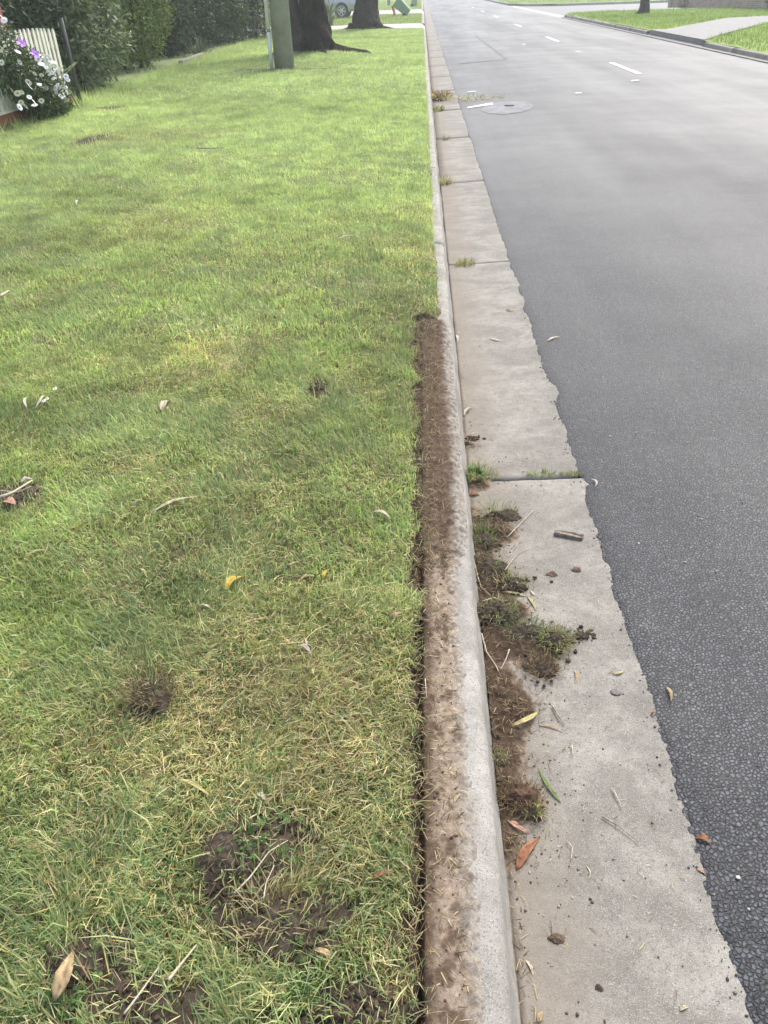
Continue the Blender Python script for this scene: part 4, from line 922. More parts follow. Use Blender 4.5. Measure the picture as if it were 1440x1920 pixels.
# weeds growing from the joints
def weed(px, py, n, r, Lr, W, cols, label, ell=1.0, lean=0.5, broad=0, rot=0.0):
    p = at(px, py); o = add('weed_tuft', None, label=label, cat='weed', group='weeds in the gutter joints', loc=(p[0], p[1], surf_z(p[0], p[1])-0.003), rot=(0, 0, rot))
    V, F, C = tuft(n, r, Lr, W, cols, lean, ell=ell); add('blades', np_mesh('blades', V, F, C), M_GRASS, o)['kind'] = 'stuff'
    for k in range(broad):
        a = random.random()*6.28; L = 0.022+0.02*random.random()
        me = leaf_mesh(L, 0.011+0.006*random.random(), 0.1*(random.random()-0.5), 0.4, 0.2, (0.1*(0.8+0.5*random.random()), 0.19, 0.05), 6, seed=k)
        add('leaf', me, M_LITTER, o, loc=(r*0.4*math.cos(a), r*0.4*math.sin(a), 0.006+0.014*random.random()), rot=(0, -0.3-0.5*random.random(), a))
    return o
weed(893, 895, 170, .036, (0.025, 0.075), .003, GRN+[PAL['straw']], 'broad-leaved green weed at the kerb end of the gutter joint', broad=16)
weed(925, 893, 40, .018, (0.02, 0.045), .002, GRN+[PAL['pale']], 'thin weed between the broad-leaved weed and the grass tuft')
weed(1015, 890, 190, .045, (0.012, 0.032), .0018, [PAL['lush'], PAL['green'], PAL['yellow']], 'fine bright grass tuft in the middle of the gutter joint', ell=0.3, lean=0.35)
weed(1075, 888, 260, .04, (0.006, 0.014), .002, [(0.26, 0.27, 0.06), PAL['yellow'], (0.2, 0.2, 0.06)], 'mossy yellow-green growth at the asphalt end of the joint', ell=0.3, lean=0.6)
weed(872, 497, 110, .05, (0.03, 0.085), .004, [PAL['green'], PAL['yellow'], PAL['straw']], 'straw-flecked weed tuft in the second joint up the gutter', ell=0.35, lean=0.45)
weed(833, 345, 120, .06, (0.04, 0.12), .005, [PAL['green'], PAL['yellow'], PAL['pale'], PAL['brown']], 'weed tuft in the third joint up the gutter', ell=0.5, lean=0.45)
weed(818, 208, 120, .09, (0.05, 0.12), .01, [PAL['green'], PAL['brown'], PAL['yellow']], 'small dark weed beside the far heap of cut grass', ell=1.0, lean=0.6)
weed(835, 262, 40, .06, (0.03, 0.07), .008, [PAL['green'], PAL['brown']], 'low weed at the fourth joint up the gutter', ell=0.5, lean=0.6)
# heap of cut grass far up the gutter
p = at(822, 186); o = add('grass_heap', None, label='brown heap of cut grass far up the gutter', cat='grass heap', loc=(p[0], p[1], 0.0))
add('soil', col_mesh(bm_mesh('soil', lump('c', 0.14, 0.22, 0.09, 31, 3, 0.4), True), (0.09, 0.065, 0.04), 0.4), M_SOIL, o)
V, F, C = tuft(500, 0.2, (0.05, 0.12), .012, [PAL['brown'], PAL['straw'], (0.2, 0.16, 0.07)], 1.0, z0=0.05); add('clippings', np_mesh('clippings', V, F, C), M_GRASS, o)
p2 = at(862, 186); V, F, C = tuft(420, 0.5, (0.04, 0.09), .014, [PAL['straw'], PAL['yellow'], PAL['pale']], 1.35, ell=0.45, z0=0.01)
add('grass_clippings', np_mesh('grass_clippings', V, F, C), M_GRASS, label='pale spread of clippings trailing onto the asphalt', cat='grass clippings', loc=(p2[0]+0.1, p2[1], 0.035))
# dried clump on the lawn, and dead seed-head tufts
p = at(510, 545); V, F, C = tuft(170, 0.09, (0.04, 0.1), .004, [PAL['pale'], LC['white'], PAL['straw'], LC['grey']], 0.95, ell=0.6)
add('dry_tuft', np_mesh('dry_tuft', V, F, C), M_GRASS, label='bleached clump of dead grass in the middle of the lawn', cat='dry tuft', loc=(p[0], p[1], p[2]-0.02))
p = at(385, 680); V, F, C = tuft(300, 0.14, (0.03, 0.07), .003, [PAL['pale'], PAL['straw']], 1.25, ell=0.6)
add('dry_tuft', np_mesh('dry_tuft', V, F, C), M_GRASS, label='flattened straw-coloured patch of dead grass above the cream leaf', cat='dry tuft', loc=(p[0], p[1], p[2]-0.018))
p = at(500, 1700); V, F, C = tuft(120, 0.05, (0.03, 0.07), .0022, [PAL['pale'], PAL['straw'], PAL['brown']], 0.7)
add('dry_tuft', np_mesh('dry_tuft', V, F, C), M_GRASS, label='dead grass tuft on the bare soil patch, near lawn', cat='dry tuft', loc=(p[0], p[1], p[2]-0.02))
# lawn daisies
M_PETAL = simple('petal_white', (0.82, 0.82, 0.8), (0.74, 0.74, 0.74), 60, 0.5); M_YEL = simple('flower_eye', (0.6, 0.42, 0.03), (0.5, 0.35, 0.03), 60, 0.6)
def daisy_mesh(r, n=10):
    bm = bmesh.new()
    for k in range(n):
        a = 6.283*k/n; ca, sa = math.cos(a), math.sin(a); w_ = r*0.22
        pts = [(r*.18, 0, 0), (r*.6, w_, r*.08), (r*1.0, w_*.6, 0), (r*1.0, -w_*.6, 0), (r*.6, -w_, r*.08)]
        bm.faces.new([bm.verts.new((x*ca-y*sa, x*sa+y*ca, z)) for x, y, z in pts])
    return bm_mesh('petals', bm)
dm = daisy_mesh(0.0085); de = bm_mesh('eye', lump('e', 0.004, 0.004, 0.003, 2, 1, 0.05), True)
for (px, py), lb in zip([(84, 758), (90, 754), (105, 735)], ['tiny white lawn daisy nearest the bleached leaves', 'tiny white lawn daisy in the middle of three', 'tiny white lawn daisy farthest from the bleached leaves']):
    p = at(px, py); o = add('lawn_daisy', None, label=lb, cat='daisy', group='lawn daisies', loc=(p[0], p[1], p[2]+0.015), rot=(0.3, 0, 0))
    add('petals', dm, M_PETAL, o); add('eye', de, M_YEL, o, loc=(0, 0, 0.001)); add('stem', tube_mesh('stem', [(0, 0, 0), (0, 0, -0.02), (0.002, 0, -0.045)], [.0008]*3, 5), simple('stem_green', (0.1, 0.17, 0.04), (0.1, 0.17, 0.04)), o)

# ------------------------------------------------------------------ more marks on the road
def gp(px, py): q = G(px, py, 0.05); return (q[0], q[1])
def mark(name, pxs, label, cat, mat=M_PAINT, z=0.007): return paint(name, [gp(*q) for q in pxs], z, label, cat, mat=mat)
M_PATCH = simple('patch_concrete', (0.12, 0.123, 0.13), (0.2, 0.203, 0.21), 6, 0.7, 0.3, 0.003); M_IRON = simple('iron', (0.05, 0.05, 0.052), (0.09, 0.085, 0.08), 30, 0.6)
M_SPOT = simple('worn_white', (0.45, 0.45, 0.45), (0.25, 0.25, 0.26), 12, 0.65)
M_FAINT = simple('worn_paint', (0.16, 0.16, 0.165), (0.07, 0.07, 0.072), 9, 0.65)
mark('road_patch', [(903, 204), (906, 199), (916, 195), (935, 192), (960, 191), (982, 192), (996, 196), (1000, 202), (993, 208), (975, 212), (945, 214), (918, 212), (906, 208)], 'light grey repair patch on the asphalt with a dark cover', 'patch', M_PATCH, 0.004)
pc = gp(955, 199); bm = bmesh.new(); bmesh.ops.create_cone(bm, cap_ends=True, segments=20, radius1=0.07, radius2=0.066, depth=0.012)
add('utility_cover', bm_mesh('utility_cover', bm), M_IRON, label='small dark iron cover in the light grey road patch', cat='cover', loc=(pc[0], pc[1], float(road_z(pc[0]))+0.010))
mark('paint_stroke', [(876, 201), (877, 199), (923, 192.5), (925, 196)], 'tapering white paint stroke at the edge of the road patch', 'marking', z=0.008)
for pxs, lb in [([(1078, 178.5), (1090, 178.5), (1090, 181), (1078, 181)], 'small white mark on the road below the nearest dash'), ([(1078, 100.5), (1088, 100.5), (1088, 103), (1078, 103)], 'small white mark beyond the nearest dash'), ([(1181, 157), (1197, 155.5), (1198, 158.5), (1183, 160)], 'pale bluish mark just below the nearest dash'), ([(979, 85.5), (985, 85.5), (985, 88), (979, 88)], 'tiny white dot on the road left of the second dash'), ([(876, 170), (892, 169.5), (892, 172), (876, 172.5)], 'faint white mark above the road patch')]:
    mark('paint_spot', pxs, lb, 'marking', M_SPOT)
mark('worn_line', [(890, 68), (893, 68), (952, 111), (949, 114)], 'faint slanting worn line on the road, its long arm', 'worn line', M_FAINT)
mark('worn_line', [(862, 116), (950, 112), (950, 114), (862, 119)], 'faint slanting worn line on the road, its cross arm', 'worn line', M_FAINT)

# ------------------------------------------------------------------ foliage
def cloud(lumps, n, size, cols, seed, aspect=0.4, shell=0.55, droop=0.2, cs=1.5):
    r_ = np.random.default_rng(seed); L = np.array([l[:3] for l in lumps]); Rd = np.array([l[3:6] for l in lumps]); wt = Rd.prod(1)**0.67; wt /= wt.sum()
    k = r_.choice(len(lumps), n, p=wt); d = r_.normal(size=(n, 3)); d /= np.linalg.norm(d, axis=1)[:, None]
    rad = shell+(1-shell)*r_.random(n)**0.6; rad *= 1+0.28*(fbm(d[:, 0]*3+k, d[:, 1]*3+d[:, 2]*2.3, 3, seed)-0.5)*2
    p = L[k]+d*Rd[k]*rad[:, None]
    g = fbm(p[:, 0]*cs*2+p[:, 2]*1.3, p[:, 1]*cs*2-p[:, 2]*1.1, 3, seed+2)
    keep = (g > 0.22) & (p[:, 2] > lumps[0][6] if len(lumps[0]) > 6 else g > 0.30); p, d, g = p[keep], d[keep], g[keep]; n = len(p)
    ax = r_.normal(size=(n, 3))*0.8+d*0.6; ax[:, 2] -= droop; ax /= np.linalg.norm(ax, axis=1)[:, None]
    nr = d*0.8+r_.normal(size=(n, 3))*0.6+np.array([0, 0, 0.4]); s = np.cross(ax, nr); s /= np.linalg.norm(s, axis=1)[:, None]+1e-9
    l = size*(0.6+0.8*r_.random(n)); W = l*aspect*0.5; fold = np.cross(s, ax)*(l*0.06)[:, None]
    V = np.stack([p, p+ax*(l*.45)[:, None]+s*W[:, None]+fold, p+ax*l[:, None], p+ax*(l*.45)[:, None]-s*W[:, None]+fold], 1).reshape(-1, 3)
    b = np.arange(n)*4; F = [np.stack([b, b+1, b+2], 1), np.stack([b, b+2, b+3], 1)]
    c = np.array(cols)[r_.integers(0, len(cols), n)]*(0.7+0.6*r_.random((n, 1)))*(0.75+0.5*g[:, None])
    return V, F, np.repeat(c, 4, 0)
def shrub(name, label, lumps, n, size, cols, seed, aspect=0.4, base=None, stems=4, group='hedge plants along the fence line', **kw):
    b = base or (lumps[0][0], lumps[0][1], 0.14); o = add(name, None, label=label, cat='shrub', group=group, loc=b)
    V, F, C = cloud([(l[0]-b[0], l[1]-b[1], l[2]-b[2])+tuple(l[3:6]) for l in lumps], n, size, cols, seed, aspect, **kw)
    add('foliage', np_mesh('foliage', V, F, C), M_LEAF, o)
    r_ = random.Random(seed); T = []
    for k in range(stems):
        l = r_.choice(lumps); e = np.array([l[0]-b[0], l[1]-b[1], l[2]-b[2]]); s0 = np.array([e[0]*0.7+r_.uniform(-.2, .2), e[1]*0.85+r_.uniform(-.2, .2), -0.02])
        T.append(([s0, s0*0.5+e*0.5+np.array([r_.uniform(-.1, .1), r_.uniform(-.1, .1), 0]), e], [0.045, 0.03, 0.012], 7, 0.1, k))
    add('stems', tubes_mesh('stems', T), M_BARK1, o)['kind'] = 'stuff'
    return o
GG = [(0.13, 0.175, 0.085), (0.17, 0.22, 0.115), (0.1, 0.14, 0.065), (0.22, 0.27, 0.16)]
DK = [(0.03, 0.05, 0.018), (0.045, 0.07, 0.025), (0.035, 0.055, 0.03), (0.05, 0.075, 0.03)]
YG = [(0.1, 0.165, 0.03), (0.15, 0.22, 0.04), (0.075, 0.125, 0.025), (0.19, 0.24, 0.05)]
shrub('broadleaf_shrub', 'tall grey-green broad-leaved shrub beside the picket fence', [(-6.2, 14.5, 1.1, 0.95, 1.15, 1.0), (-6.2, 14.9, 2.1, 1.0, 1.15, 1.0), (-6.3, 13.7, 1.6, 0.8, 0.8, 1.0), (-6.0, 15.4, 1.0, 0.65, 0.65, 0.8), (-6.2, 14.4, 2.9, 0.9, 1.0, 0.8), (-5.85, 14.0, 0.75, 0.5, 0.6, 0.55)], 26000, 0.105, GG, 1, 0.36, shell=0.35)
shrub('fine_leaf_shrub', 'yellow-green fine-leaved shrub in the middle of the hedge', [(-6.5, 18.6, 1.1, 0.95, 1.4, 1.0), (-6.5, 18.4, 2.2, 1.0, 1.3, 1.0), (-6.4, 19.6, 1.4, 0.8, 0.8, 0.9), (-6.5, 18.9, 3.1, 0.8, 1.1, 0.8)], 34000, 0.06, YG, 2, 0.5, shell=0.3)
shrub('dark_hedge', 'dark feathery conifer hedge between yellow-green shrub and power pole', [(-6.9, 22.4, 1.2, 1.0, 1.6, 1.2), (-6.9, 22.6, 2.8, 1.0, 1.5, 1.2), (-6.8, 24.8, 1.3, 1.1, 1.5, 1.3), (-6.8, 25.0, 3.0, 1.0, 1.5, 1.2)], 42000, 0.11, DK, 3, 0.3, shell=0.2)
shrub('dark_hedge', 'mossy green conifer hedge showing just left of the power pole', [(-6.6, 27.2, 1.2, 1.1, 1.4, 1.2), (-6.7, 27.6, 2.8, 1.1, 1.5, 1.3), (-6.3, 29.6, 1.2, 1.0, 1.3, 1.2), (-6.4, 29.6, 2.7, 1.0, 1.3, 1.2)], 40000, 0.11, [(0.05, 0.08, 0.025), (0.065, 0.095, 0.03), (0.04, 0.065, 0.02)], 4, 0.3, shell=0.2)
shrub('variegated_shrub', 'silver-speckled shrub column hard against the power pole', [(-5.55, 29.3, 0.9, 0.5, 0.55, 0.9), (-5.55, 29.3, 2.2, 0.5, 0.55, 1.0)], 5200, 0.075, [(0.2, 0.22, 0.17), (0.09, 0.12, 0.07), (0.3, 0.31, 0.26)], 5, 0.4)
shrub('overhanging_shrub', 'dark leafy shrub leaning over the picket fence', [(-6.5, 11.7, 1.75, 0.75, 1.1, 0.75), (-6.6, 13.0, 1.3, 0.7, 0.8, 1.1), (-6.6, 10.6, 1.5, 0.7, 0.9, 0.7), (-6.6, 11.9, 2.7, 0.9, 1.4, 0.8), (-6.9, 11.2, 0.7, 0.5, 1.6, 0.7)], 24000, 0.085, [(0.045, 0.07, 0.025), (0.065, 0.1, 0.035), (0.05, 0.075, 0.04)], 6, 0.42)
shrub('dark_hedge', 'dark gap-filling shrub behind the garden edging', [(-7.4, 20.8, 1.0, 0.8, 0.9, 1.1), (-7.4, 16.8, 1.2, 0.8, 1.2, 1.3), (-7.5, 20.6, 2.5, 0.9, 1.2, 1.2), (-7.4, 16.8, 2.9, 0.8, 1.2, 1.1), (-8.0, 23.5, 1.6, 0.7, 2.0, 1.8), (-8.0, 27.5, 1.6, 0.7, 2.4, 1.8), (-7.6, 31.2, 1.5, 0.9, 1.2, 1.7)], 30000, 0.11, DK, 8, 0.4, shell=0.2)
# silvery strap plant and strap plant by the car
def strap(name, label, x, y, n, L, W, cols, seed, z=0.15, lean=0.6):
    V, F, C = tuft(n, L*0.22, (L*0.6, L*1.1), W, cols, lean); o = add(name, None, label=label, cat='plant', loc=(x, y, z)); add('leaves', np_mesh('leaves', V, F, C), M_LEAF, o)
    add('crown_base', tube_mesh('crown_base', [(0, 0, -.02), (0, 0, L*0.15)], [L*0.1, L*0.05], 8), M_BARK1, o); return o
strap('strap_plant', 'silvery strap-leaved plant by the garden edging', -5.95, 22.3, 60, 0.55, 0.05, [(0.16, 0.2, 0.15), (0.1, 0.13, 0.09)], 1)
strap('strap_plant', 'tall green strap-leaved plant in front of the silver car', *G(607, 48, .15)[:2], 170, 1.25, 0.07, [(0.11, 0.14, 0.08), (0.15, 0.18, 0.1), (0.07, 0.1, 0.05)], 2, lean=0.42)
# garden edging
bm = bmesh.new()
ex = [(-5.62, 19.3), (-5.68, 20.2), (-5.72, 21.0), (-5.75, 21.9)]
eo = add('garden_edging', None, label='low pale concrete garden edging at the foot of the hedge', cat='edging', loc=(-5.62, 19.3, 0.1))
for (x0, y0), (x1, y1) in zip(ex[:-1], ex[1:]):
    a = math.atan2(y1-y0, x1-x0); l = math.hypot(x1-x0, y1-y0); add('edging_block', box_mesh('edging_block', (0.008, -0.06, 0), (l-0.008, 0.06, 0.16), 0.012), M_KERB2, eo, loc=(x0-ex[0][0], y0-ex[0][1], 0.0), rot=(0, 0, a))

# ------------------------------------------------------------------ picket fence and its flowers
M_CREAM = simple('cream_paint', (0.72, 0.7, 0.6), (0.62, 0.6, 0.5), 12, 0.6, 0.3, 0.002); M_RED = simple('red_brown_paint', (0.3, 0.105, 0.075), (0.22, 0.075, 0.055), 9, 0.65, 0.3, 0.002)
FX = -5.43
fence = add('picket_fence', None, label='cream picket fence with red-brown plinth and posts', cat='fence', loc=(FX, 9.0, 0.13))
pk = None
bm = bmesh.new(); w2, t2, h2 = 0.036, 0.010, 0.80
prof = [(-w2, 0), (w2, 0), (w2, h2-0.05), (0.012, h2), (-0.012, h2), (-w2, h2-0.05)]
f0 = [bm.verts.new((-t2, y, z)) for y, z in prof]; f1 = [bm.verts.new((t2, y, z)) for y, z in prof]
bm.faces.new(f0); bm.faces.new(f1[::-1])
for i in range(6): bm.faces.new((f0[i], f0[(i+1) % 6], f1[(i+1) % 6], f1[i]))
pk = bm_mesh('picket', bm)
for i in range(42):
    yy = -2.0+i*0.128
    if 1.98 < yy % 2.4 < 2.05: continue
    add('picket', pk, M_CREAM, fence, loc=(0.03, yy, 0.22+0.02*math.cos((yy % 2.4)/2.4*6.283)), rot=(0, random.uniform(-.01, .01), random.uniform(-.02, .02)))
for z in (0.30, 0.82): add('rail', box_mesh('rail', (-0.045, -2.1, z-0.035), (-0.003+0.02, 3.35, z+0.035), 0.004), M_CREAM, fence)
add('plinth_cap', box_mesh('plinth_cap', (-0.02, -2.1, 0.19), (0.06, 3.36, 0.215), 0.004), M_CREAM, fence)
add('plinth', box_mesh('plinth', (-0.012, -2.1, -0.05), (0.045, 3.37, 0.187), 0.004), M_RED, fence)
for yy in (-0.4, 2.0): add('post', box_mesh('post', (-0.15, yy-0.06, -0.05), (-0.05, yy+0.06, 1.5), 0.008), M_RED, fence)
bm = bmesh.new(); bmesh.ops.create_cone(bm, cap_ends=True, segments=14, radius1=0.034, radius2=0.032, depth=1.15)
add('fence_post', bm_mesh('fence_post', bm, True), simple('grey_steel', (0.08, 0.083, 0.08), (0.05, 0.052, 0.05), 9, 0.6), label='dark grey round post at the end of the picket fence', cat='post', loc=(-5.34, 12.5, 0.68), rot=(0.0, 0.0, 0))
# flowering bush
fb = add('flowering_bush', None, label='bush of white daisies with two purple blooms before the fence', cat='flower bush', loc=(-5.2, 11.2, 0.14))
V, F, C = cloud([(0.05, -0.25, 0.3, 0.24, 0.5, 0.3), (0.02, -0.55, 0.5, 0.24, 0.35, 0.4), (0.0, 0.2, 0.12, 0.14, 0.3, 0.13), (-0.05, -0.85, 0.75, 0.2, 0.35, 0.4)], 6000, 0.06, [(0.06, 0.1, 0.03), (0.09, 0.14, 0.035), (0.05, 0.085, 0.045)], 9, 0.35)
V[:, 2] = np.maximum(V[:, 2], 0.01); add('foliage', np_mesh('foliage', V, F, C), M_LEAF, fb)
dm2 = daisy_mesh(0.036, 12); pm2 = None
M_PURP = simple('petal_purple', (0.42, 0.16, 0.6), (0.55, 0.3, 0.7), 40, 0.5)
fl = [(78, 105), (84, 112), (90, 108), (96, 113), (88, 120), (94, 122), (101, 124), (105, 130), (84, 118), (91, 131), (98, 137), (103, 139), (72, 112), (76, 120), (82, 128), (66, 138), (70, 148), (74, 158), (79, 163), (86, 165), (92, 154), (95, 158), (99, 147), (118, 137), (124, 144), (120, 152), (127, 150), (112, 164), (116, 170), (122, 172), (106, 172), (104, 165), (110, 177), (118, 183), (125, 187), (123, 164), (53, 154), (56, 162), (59, 166), (67, 165), (78, 141), (90, 137), (33, 175), (40, 173), (55, 182), (40, 192), (64, 190), (65, 197), (77, 189), (36, 201), (47, 199), (22, 169), (37, 117), (34, 97), (3, 94), (2, 117), (8, 38), (4, 32), (82, 103), (100, 117), (110, 131), (96, 128), (87, 126), (108, 160), (114, 180), (121, 178)]
stm = simple('flower_stem', (0.1, 0.15, 0.05), (0.08, 0.12, 0.04))
r_ = random.Random(4)
for px, py in fl:
    xw = -5.2+0.28+r_.uniform(-0.06, 0.05); d_ = CM @ _n(_ray(px+r_.uniform(-1, 1), py)); t_ = (xw-CC[0])/d_[0]; q = CC+d_*t_
    f_ = add('flower', dm2, M_PETAL, fb, loc=(q[0]+5.2, q[1]-11.2, q[2]-0.14), rot=(r_.uniform(0.2, 1.1), r_.uniform(0.2, 0.9), r_.uniform(0, 6)))
    s_ = r_.uniform(0.8, 1.25); f_.scale = (s_, s_, s_)
def bloom(px, py):
    xw = -4.95; d_ = CM @ _n(_ray(px, py)); q = CC+d_*((xw-CC[0])/d_[0]); bm = bmesh.new()
    for k in range(7):
        a = k*0.9; up = 0.2+0.7*(k % 2); pts = [(0, 0, 0), (0.02, 0.018, 0.02*up), (0.05, 0.016, 0.04*up), (0.057, 0, 0.035*up), (0.05, -0.016, 0.04*up), (0.02, -0.018, 0.02*up)]
        ca, sa = math.cos(a), math.sin(a); bm.faces.new([bm.verts.new((x*ca-y*sa, x*sa+y*ca, z)) for x, y, z in pts])
    add('flower', bm_mesh('flower', bm), M_PURP, fb, loc=(q[0]+5.2, q[1]-11.2, q[2]-0.14), rot=(0.5, 0.6, 0))['label'] = 'purple bloom'
bloom(40, 82); bloom(65, 102)
sd_ = [([(r_.uniform(-.1, .1), r_.uniform(-.8, .8), -0.02)]*1+[(0.05+r_.uniform(-.1, .1), r_.uniform(-1, .9), 0.3), (0.1+r_.uniform(-.1, .1), r_.uniform(-1.1, 1), 0.6)], [0.008, 0.006, 0.004], 5, 0.0, 0) for k in range(14)]
add('stems', tubes_mesh('stems', sd_), stm, fb)['kind'] = 'stuff'

# ------------------------------------------------------------------ power pole and trees
M_POLE = simple('treated_pole', (0.28, 0.305, 0.27), (0.42, 0.43, 0.39), 3, 0.8, 0.5, 0.004, 30)
pole = add('power_pole', None, label='green-grey treated timber power pole with white conduit', cat='pole', loc=(-3.03, 17.85, 0.13))
bm = bmesh.new(); bmesh.ops.create_cone(bm, cap_ends=True, segments=28, radius1=0.205, radius2=0.13, depth=9.0)
for v in bm.verts: v.co.z += 4.45
add('shaft', bm_mesh('shaft', bm, True), M_POLE, pole)
M_PVC = simple('white_pvc', (0.88, 0.88, 0.86), (0.82, 0.82, 0.8), 9, 0.4)
add('conduit', tube_mesh('conduit', [(-0.255, -0.1, 0), (-0.25, -0.1, 0.72)], [0.034]*2, 12), M_PVC, pole)
add('conduit', tube_mesh('conduit', [(-0.25, -0.1, 0.74), (-0.235, -0.09, 2.2), (-0.17, -0.06, 6.0)], [0.04]*3, 12), M_PVC, pole)
add('coupling', tube_mesh('coupling', [(-0.25, -0.1, 0.69), (-0.25, -0.1, 0.77)], [0.036]*2, 12), simple('clip_grey', (0.3, 0.3, 0.29), (0.25, 0.25, 0.25)), pole)
add('crossarm', box_mesh('crossarm', (-1.1, -0.2, 8.2), (1.1, -0.1, 8.32), 0.01), M_WOOD, pole)
def tree(label, base, stems, crown, leaves, seed, lcols, name='street_tree', roots=(), lsize=0.16, n=4200, group='street trees'):
    o = add(name, None, label=label, cat='tree', group=group, loc=base)
    for pts, rad, mt in stems:
        # densify with a spline-ish walk
        P = np.array(pts, float); t = np.linspace(0, len(P)-1, 34); k = np.clip(t.astype(int), 0, len(P)-2); f = (t-k)[:, None]
        q = P[k]*(1-f)+P[k+1]*f; rr = np.interp(t, range(len(rad)), rad)
        q = q+np.stack([0.03*np.sin(t*2.3+seed), 0.03*np.cos(t*1.9+seed), 0*t], 1)*(t > 0.3)[:, None]
        add('trunk', tube_mesh('trunk', q, rr, 40, 0.2, seed), mt, o)
    T = []; r_ = random.Random(seed)
    for k, (cx_, cy_, cz_, *rs) in enumerate(crown):
        s0 = np.array(stems[min(k % len(stems), len(stems)-1)][0][-1]); e = np.array([cx_, cy_, cz_]); m_ = (s0+e)/2+np.array([r_.uniform(-.3, .3), r_.uniform(-.3, .3), -0.2])
        T.append(([s0, m_, e, e+np.array([r_.uniform(-.6, .6), r_.uniform(-.6, .6), 0.6])], [0.16, 0.1, 0.05, 0.015], 8, 0.1, k))
    add('limbs', tubes_mesh('limbs', T), stems[0][2], o)
    for rt in roots: add('root', tube_mesh('root', rt[0], rt[1], 12, 0.2, seed+3), stems[0][2], o)
    V, F, C = cloud(crown, n, lsize, lcols, seed, 0.3, shell=0.3, droop=0.5, cs=0.9); add('crown', np_mesh('crown', V, F, C), M_LEAF, o)
    return o
LF = [(0.05, 0.08, 0.03), (0.07, 0.105, 0.04), (0.09, 0.12, 0.05)]
b1 = (-2.78, 21.75, 0.18)
tree('dark rough-barked twin-trunked tree right of the power pole', b1,
     [([(0.0, 0, -0.15), (0.02, 0, 0.05), (0.0, 0, 0.3), (-0.02, 0, 0.7), (-0.05, 0, 1.4), (-0.1, 0.1, 2.6), (-0.05, 0.2, 4.4)], [0.5, 0.44, 0.36, 0.3, 0.26, 0.23, 0.18], M_BARK1),
      ([(-0.5, 0.05, -0.15), (-0.5, 0.05, 0.1), (-0.47, 0.1, 0.45), (-0.55, 0.1, 0.9), (-0.64, 0.15, 1.6), (-0.9, 0.3, 3.4)], [0.34, 0.28, 0.23, 0.19, 0.17, 0.12], M_BARK2)],
     [(0.2, 0.4, 6.0, 1.7, 1.7, 1.2), (-1.3, 0.9, 5.6, 1.4, 1.4, 1.0), (1.2, -0.4, 5.5, 1.3, 1.3, 0.9), (-0.2, 1.2, 7.2, 1.3, 1.3, 1.0)], None, 41, LF,
     roots=[([(0.3, -0.05, 0.02), (0.8, -0.15, -0.01), (1.25, -0.25, -0.03), (1.5, -0.3, -0.08)], [0.2, 0.12, 0.09, 0.03]), ([(0.15, -0.3, 0.0), (0.3, -0.7, -0.05), (0.5, -1.0, -0.12)], [0.18, 0.1, 0.03]), ([(-0.7, -0.1, 0.0), (-1.1, -0.35, -0.04), (-1.5, -0.6, -0.12)], [0.16, 0.1, 0.03])])
b2 = (-2.28, 34.2, 0.16)
tree('single dark tree with flared foot in front of the first driveway', b2,
     [([(0, 0, -0.15), (0.02, 0, 0.08), (-0.02, 0, 0.35), (0.0, 0, 0.8), (0.0, 0, 1.6), (0.1, 0.1, 3.0), (0.15, 0.2, 4.6)], [0.78, 0.66, 0.5, 0.42, 0.37, 0.32, 0.24], M_BARK1)],
     [(0.2, 0.4, 6.4, 1.9, 1.9, 1.3), (-1.5, 0.9, 6.0, 1.5, 1.5, 1.0), (1.4, -0.4, 5.8, 1.4, 1.4, 1.0), (-0.2, 1.2, 7.6, 1.4, 1.4, 1.1)], None, 42, LF,
     roots=[([(0.4, -0.1, 0.02), (0.95, -0.2, -0.02), (1.5, -0.3, -0.1)], [0.2, 0.1, 0.03]), ([(-0.5, -0.1, 0.0), (-1.0, -0.3, -0.05), (-1.4, -0.45, -0.12)], [0.2, 0.1, 0.03])])
q = G(1205, 26, 0.16)
tree('slim dark tree on the corner lawn across the street', (q[0], q[1], 0.15),
     [([(0, 0, -0.15), (0.0, 0, 0.1), (0.03, 0, 0.5), (0.1, 0, 1.2), (0.12, 0, 2.4), (0.2, 0.1, 3.6)], [0.34, 0.27, 0.23, 0.22, 0.2, 0.15], M_BARK1)],
     [(0.2, 0.4, 5.0, 1.5, 1.5, 1.1), (-1.0, 0.9, 4.7, 1.2, 1.2, 0.9), (1.1, -0.4, 4.6, 1.2, 1.2, 0.9)], None, 43, LF, n=2600)

# ------------------------------------------------------------------ silver car in the driveway
M_SILV = simple('silver_paint', (0.42, 0.44, 0.47), (0.45, 0.47, 0.5), 3, 0.28, 0.02, 0.001, spec=0.6, Metallic=0.65); M_GLASS = simple('car_glass', (0.02, 0.025, 0.03), (0.03, 0.035, 0.04), 3, 0.06, 0, spec=0.8)
M_RUB = simple('rubber', (0.025, 0.025, 0.026), (0.04, 0.04, 0.04), 20, 0.8); M_RIM = simple('alloy', (0.6, 0.61, 0.62), (0.55, 0.56, 0.57), 10, 0.3, 0.05, Metallic=0.7); M_TAIL = simple('tail_red', (0.4, 0.03, 0.03), (0.3, 0.02, 0.02), 10, 0.2)
wc = G(641.5, 33.5, 0.16)                                   # where the rear wheel meets the ground
car = add('parked_car', None, label='silver four-wheel-drive car parked beyond the trees', cat='car', loc=(wc[0]-1.35, wc[1]+0.85, 0.155))
